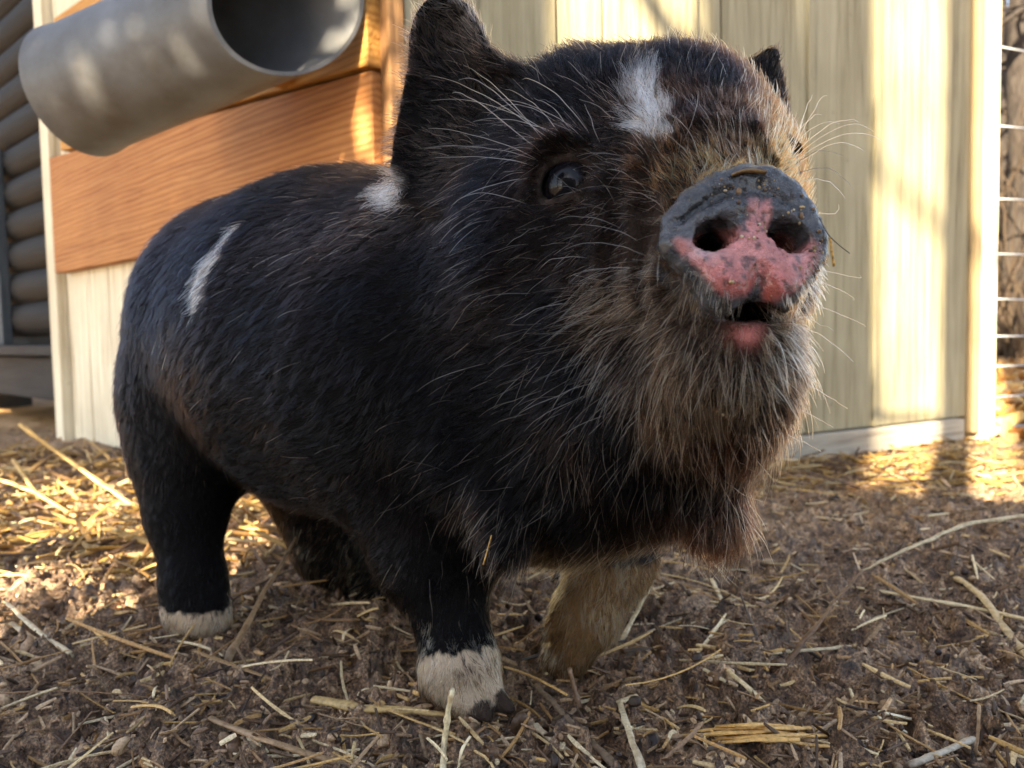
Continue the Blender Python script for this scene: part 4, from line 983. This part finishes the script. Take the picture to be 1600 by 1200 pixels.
ST = [
 ('straw_stalk', 'thick yellow straw stalk leaning up behind the pig, nearest the grey log wall', [(214, 794, .005), (120, 728, .07), (30, 662, .15)], (4.6, 5.4), GO),
 ('straw_stalk', 'flat yellow stalk entering at the left edge just below the tall leaning one', [(-20, 742, .05), (50, 768, .03), (118, 806, .004)], (4.5, 3.8), GO),
 ('straw_stalk', 'short golden stalk crossing behind the flat yellow stalk at left', [(20, 718, .07), (62, 780, .01)], (3.6, 3.6), GO),
 ('twig', 'brown twig leaning up under the belly between the hind and fore feet', [(352, 1040, 0), (405, 940, .03), (440, 880, .055), (470, 826, .08)], (3.6, 1.6), MBR),
 ('twig', 'dark twig lying on the mud behind the leaning brown twig', [(350, 945, .0), (420, 905, .012), (495, 876, .018)], (2.4, 1.6), DB),
 ('straw_stalk', 'pale bent stalk with a thin brown foot rising to the right edge', [(1345, 893, .060), (1385, 873, .072), (1440, 848, .082), (1520, 818, .09), (1625, 803, .10)], (1.3, 3.6), (.52, .42, .26)),
 ('twig', 'dark brown twig propped in the mud under the pale bent stalk', [(1212, 1056, -.004), (1262, 995, .020), (1300, 945, .040), (1350, 889, .062)], (3.4, 1.2), (.17, .10, .055)),
 ('straw_stalk', 'long straight straw lying flat towards the right edge', [(1292, 912, .004), (1420, 932, .006), (1520, 950, .006), (1625, 972, .004)], (2.2, 3.2), (.60, .47, .27)),
 ('dry_husk', 'broad torn pale husk lying across the long straw at right', [(1488, 896, .010), (1540, 940, .012), (1575, 990, .008), (1620, 1036, .004)], (3.5, 5.5), (.52, .38, .20)),
 ('straw_stalk', 'upright broken pale straw in the foreground, in front of the white forefoot', [(692, 1215, 0), (694, 1165, .018), (700, 1115, .042), (707, 1078, .060)], (4.0, 2.4), (.70, .58, .36)),
 ('straw_stalk', 'small pale splinter leaning on the upright broken straw', [(716, 1200, .0), (722, 1172, .010), (735, 1150, .016)], (1.4, 1.0), (.70, .58, .38)),
 ('straw_stalk', 'golden brown flat straw lying left of the white forefoot', [(492, 1092, .008), (560, 1106, .008), (640, 1110, .006), (712, 1120, .002)], (5.0, 2.6), (.50, .34, .14)),
 ('twig', 'long dark stem running down to the bottom edge right of the forefoot', [(838, 1070, .012), (885, 1120, .010), (930, 1165, .006), (990, 1225, .002)], (2.4, 3.2), (.20, .14, .09)),
 ('straw_stalk', 'clean pale straw running to the bottom edge, right of the dark stem', [(968, 1096, .010), (985, 1150, .008), (1010, 1215, .003)], (2.4, 2.7), (.66, .55, .36)),
 ('straw_stalk', 'bent pale tip lying across the top of the clean pale straw', [(966, 1098, .010), (995, 1086, .010)], (2.6, 1.8), (.60, .47, .28)),
 ('twig', 'short brown stub standing up below the lifted forefoot', [(906, 1106, 0), (898, 1078, .014), (890, 1046, .030)], (3.2, 2.8), (.24, .15, .09)),
 ('straw_stalk', 'short flat pale straw between the dark stem and the forefoot', [(830, 1130, .006), (892, 1178, .004)], (2.8, 2.6), (.50, .40, .26)),
 ('straw_stalk', 'pale straw leaning on the mud right behind the lifted forefoot', [(968, 1008, .002), (990, 965, .022), (1022, 905, .055)], (2.4, 2.0), (.62, .52, .33)),
 ('straw_stalk', 'straight pale straw lying in the mud right of the lifted forefoot', [(1122, 1034, .006), (1152, 1060, .006), (1196, 1100, .002)], (1.6, 2.6), (.58, .45, .25)),
 ('twig', 'thin dark twig standing upright in the mud below the hanging beard', [(1190, 1014, -.002), (1172, 968, .022), (1156, 926, .046)], (1.8, 1.2), DB),
 ('straw_stalk', 'horizontal pale straw half buried behind the dark propped twig', [(1200, 1022, .006), (1260, 1016, .008), (1330, 1010, .006)], (2.0, 2.4), (.56, .47, .30)),
 ('straw_stalk', 'long brown stalk lying at the bottom left of the upright straw', [(328, 1122, .006), (420, 1158, .006), (552, 1200, .002)], (2.4, 3.0), (.30, .19, .10)),
 ('straw_stalk', 'pale straw at the left edge below the straw heap, upper of a pair', [(8, 940, .012), (50, 978, .008), (108, 1020, .003)], (2.4, 2.2), (.60, .50, .33)),
 ('straw_stalk', 'pale straw at the left edge below the straw heap, lower of a pair', [(18, 975, .010), (60, 1002, .008), (112, 1026, .003)], (2.8, 2.2), (.56, .46, .30)),
 ('straw_stalk', 'thin rusty straw lying left of the hind foot', [(180, 998, .003), (262, 976, .006)], (2.2, 2.2), (.42, .24, .09)),
 ('twig', 'grey weathered stick near the bottom right corner', [(1420, 1196, .004), (1470, 1176, .008), (1522, 1154, .006)], (3.0, 2.6), GRA),
 ('straw_stalk', 'thin upright straw near the bottom right corner, beside the grey stick', [(1524, 1180, 0), (1528, 1140, .02), (1530, 1102, .038)], (1.6, 1.5), (.46, .33, .22)),
 ('straw_stalk', 'white split straw lying left of the grey stick, upper one', [(1374, 1112, .006), (1444, 1128, .006)], (1.6, 1.5), (.74, .66, .48)),
 ('straw_stalk', 'white split straw lying left of the grey stick, lower one', [(1372, 1120, .006), (1416, 1144, .006)], (1.6, 1.5), (.74, .66, .48)),
 ('straw_stalk', 'thin dark straw crossing the mud in front of the forefoot hoof', [(742, 1145, .003), (800, 1100, .008), (780, 1090, .01)], (1.2, 1.0), DB),
 ('straw_stalk', 'straw with a frayed end lying behind the beard on the mud', [(1112, 905, .01), (1140, 965, .003)], (2.2, 2.2), (.60, .50, .34)),
]
for i, (nm, lb, pts, rad, col) in enumerate(ST): stalk(nm, lb, 'twig' if nm == 'twig' else ('husk' if nm == 'dry_husk' else 'straw'), pts, rad, col, seed=i)
rs = np.random.default_rng(9)
for k, (y0, y1, xx0, xx1) in enumerate(((1134, 1140, 1080, 1300), (1142, 1146, 1060, 1290), (1150, 1150, 1090, 1312), (1158, 1156, 1075, 1250), (1146, 1136, 1100, 1240), (1128, 1136, 1120, 1230))):
    o = stalk('straw_stalk', 'golden straw in the small bundle near the bottom, right of the pale straws', 'straw', [(xx0, y0+8, .004+.002*(k % 3)), ((xx0+xx1)/2, (y0+y1)/2, .010+.002*(k % 2)), (xx1, y1, .005)], (1.7, 2.1), (.60, .36, .12), seed=40+k)
    o['group'] = 'bundle of golden straws'

# whiskers and lashes
WH = [((853, 222), (725, 105)), ((860, 217), (673, 117)), ((827, 193), (717, 123)), ((833, 227), (705, 144)), ((870, 213), (675, 162)), ((870, 210), (738, 190)), ((840, 250), (672, 200)), ((840, 252), (653, 233)),
 ((840, 262), (685, 248)), ((827, 278), (707, 322)), ((827, 320), (705, 321)), ((920, 207), (815, 124)), ((910, 217), (772, 152)), ((938, 223), (918, 163)), ((867, 190), (760, 182)), ((880, 212), (790, 140)), ((896, 210), (838, 150)),
 ((920, 404), (842, 422)), ((896, 475), (800, 508)), ((937, 596), (804, 654)), ((917, 617), (820, 677)), ((954, 646), (869, 694)), ((958, 646), (910, 702)), ((1000, 650), (965, 714)), ((1004, 671), (985, 737)), ((946, 490), (854, 540)), ((967, 504), (900, 567)),
 ((762, 567), (652, 608)), ((960, 320), (905, 270)), ((1010, 300), (950, 262)), ((1040, 330), (965, 300)), ((1000, 380), (885, 352)), ((1010, 400), (880, 392)), ((990, 420), (880, 440)), ((970, 360), (870, 340))]
roots, tips, dep = [], [], []
for (a, b) in WH:
    r_, n_ = S_(*a); dd_ = proj(r_[None])[2][0]; L_ = math.hypot(a[0]-b[0], a[1]-b[1]); roots.append(r_); 
    h_, n2 = S_(*b, fallback=dd_); d2 = proj(h_[None])[2][0]; tips.append(P(b[0], b[1], min(d2, dd_+.03)-.006)); dep.append(n_)
for (a, b) in (((1238, 240), (1269, 148)), ((1236, 244), (1295, 152)), ((1238, 248), (1344, 189)), ((1236, 252), (1364, 206)), ((1240, 256), (1377, 227)), ((1240, 262), (1349, 234)), ((1238, 262), (1312, 244)),
               ((1242, 272), (1329, 296)), ((1245, 290), (1321, 309)), ((1232, 236), (1310, 196)), ((1230, 232), (1288, 180)), ((1268, 330), (1310, 320)), ((1280, 420), (1345, 432)), ((1282, 440), (1330, 470)), ((1285, 480), (1352, 512)), ((1262, 600), (1330, 640)), ((1250, 640), (1300, 668)), ((1230, 680), (1282, 706))):
    r_ = P(*a, .50 if a[1] < 300 else .455); roots.append(r_); tips.append(P(*b, .50)); dep.append(np.array([.3, -.3, .9 if a[1] < 300 else -.4]))
roots, tips, dep = map(np.array, (roots, tips, dep)); sq = np.linspace(0, 1, 9)[None, :, None]
bul = nrms(dep)*np.linalg.norm(tips-roots, axis=1)[:, None]*.16
Qw = roots[:, None]*(1-sq)+tips[:, None]*sq+bul[:, None]*(4*sq*(1-sq))+np.array([0, 0, 1.0])*(np.linalg.norm(tips-roots, axis=1)[:, None, None]*.06*4*sq*(1-sq))
Qw = Qw+np.cumsum(rs.normal(0, .00035, Qw.shape), 1)*np.array([1, .6, 1]); Qw = Qw.copy()
wc = np.tile([.78, .70, .55], (len(roots), 1))*rs.uniform(.7, 1.15, (len(roots), 1)); wc[-18:] = np.array([.55, .45, .33]); wc[-12:-10] = .02
curves('whiskers', Qw, rs.uniform(.00018, .00030, len(roots)), wc, pig, hair_mat('whisker', .4, .6))
# wiry pale bristles scattered over the cheek, jaw and brow
r2 = np.random.default_rng(19); cen = [P(1000, 450, .52), P(980, 560, .52), P(1060, 620, .51), P(960, 330, .53), P(1130, 700, .50), P(1100, 820, .52), P(1200, 600, .49), P(780, 800, .60), P(900, 780, .62)]
mk = np.zeros(len(fc)); 
for c_, ww in zip(cen, (1, 1, .8, .5, .6, .5, .6, .4, .3)): mk = np.maximum(mk, ww*np.exp(-((np.linalg.norm(fc-c_, axis=1)/.045)**2)))
p_, n_ = sample(1.0, dens=np.full(len(PF), 2.2), r=r2, mask=mk)
T_, L_, F_, C_, Q_, _ = fieldc(p_)
Qs = strands(p_, n_, T_, r2.uniform(.016, .040, len(p_)), np.full(len(p_), .75), r2, jit=.45, grav=.3, bend=.9)
Qs = Qs+np.cumsum(r2.normal(0, .0004, Qs.shape), 1)
curves('wiry_bristles', Qs, r2.uniform(.00017, .00029, len(p_)), np.array([.80, .70, .52])*r2.uniform(.35, 1.15, (len(p_), 1)), pig, HM)
print('wiry', len(p_))
# short stiff bristles along the lower edge of the nose
p_, n_ = [], []
rs = np.random.default_rng(13)
for k in range(190):
    th_ = rs.uniform(math.pi*1.12, math.pi*1.95); rr_ = rs.uniform(.90, 1.10)
    o_ = sp(.036*math.cos(th_)*rr_, .035*math.sin(th_)*rr_, .025); h = bvh.ray_cast(Vector(o_), Vector(-SN))
    if h[0] is not None: p_.append(np.array(h[0])); n_.append(nrm(np.array(h[1]) if np.array(h[1])@SN > 0 else -np.array(h[1])))
p_, n_ = np.array(p_), np.array(n_)
Qs = strands(p_, n_, np.tile([0.05, 0, -1.0], (len(p_), 1))+.5*nrms(p_-SC), rs.uniform(.004, .0095, len(p_)), np.full(len(p_), .6), rs, jit=.2, grav=.5)
curves('bristles', Qs, rs.uniform(.00018, .00032, len(p_)), np.array([.52, .42, .30])*rs.uniform(.25, 1.2, (len(p_), 1)), pig, HM)
# grit stuck on the nose
V = []; F = []; n = 0; cols = []
for k in range(190):
    cx_, cy_ = ((.026, .016), (.036, -.004), (.012, .030), (.008, .008), (.030, -.018), (-.010, .026), (0, 0))[k % 7]; sg = .016 if k % 7 == 6 else .0045; q = (sp(cx_+rs.normal(0, sg), cy_+rs.normal(0, sg), .025)) if k < 120 else P(rs.uniform(1100, 1240), rs.uniform(560, 720), .40)
    h = bvh.ray_cast(Vector(q), Vector(-SN if k < 120 else FW))
    if h[0] is None or h[3] > .12: continue
    r_ = rs.lognormal(-7.65, .5); A = IV*r_*rs.uniform(.6, 1.3, (1, 3))+np.array(h[0])+np.array(h[1])*r_*.3*(1 if np.array(h[1])@SN > 0 else -1)
    V.append(A); F.append(IF+n); n += len(A); cols.append(np.tile(np.array([(.42, .30, .15), (.20, .12, .06), (.08, .05, .035), (.55, .45, .30)][k % 4]), (len(A), 1)))
o = obj('nose_grit', mesh_np('nose_grit', np.concatenate(V), np.concatenate(F), True, {'hcol': np.concatenate(cols)}), m_lit, None, kind='stuff')
def bit(name, label, cat, pts, rad, col, flat=.6, seed=0):
    W = spl([P(*q) for q in pts], 4); m, t, b = mat(name+'_stuff', col, .5, .4); f = noise(t, coords(t, (1, 1, 1)), 600, 3)
    t.links.new(ramp(t, f, [(.35, tuple(x*.4 for x in col)), (.6, col)]), b.inputs['Base Color'])
    obj(name, MB().tube(W, np.linspace(rad[0], rad[1], len(W))/1000, 8, flat=flat, jit=.15, rs=np.random.default_rng(seed)).mesh(name, smooth=True), m, None, label=label, category=cat)
bit('twig', 'thin dark twig stuck to the right side of the pink nose', 'twig', [(1280, 340, .430), (1294, 366, .428), (1310, 382, .426), (1328, 396, .424)], (.5, .3), (.05, .03, .02))
bit('straw_stalk', 'short orange straw bit hanging from the right rim of the nose', 'straw', [(1297, 372, .428), (1300, 395, .427), (1303, 416, .426)], (.9, 1.1), (.55, .30, .06))
hb = np.array(S_(1168, 272)[0]); db = proj(hb[None])[2][0]
bit('bark_bit', 'small brown flake of bark lying on top of the nose', 'bark', [(1143, 274, db), (1165, 267, db-.001), (1196, 269, db-.001)], (1.2, 2.4), (.20, .11, .035), .6)
bit('straw_stalk', 'tiny orange straw caught in the chest fur above the white forefoot', 'straw', [(768, 836, .555), (762, 858, .553), (755, 882, .552)], (.7, .9), (.60, .33, .08))
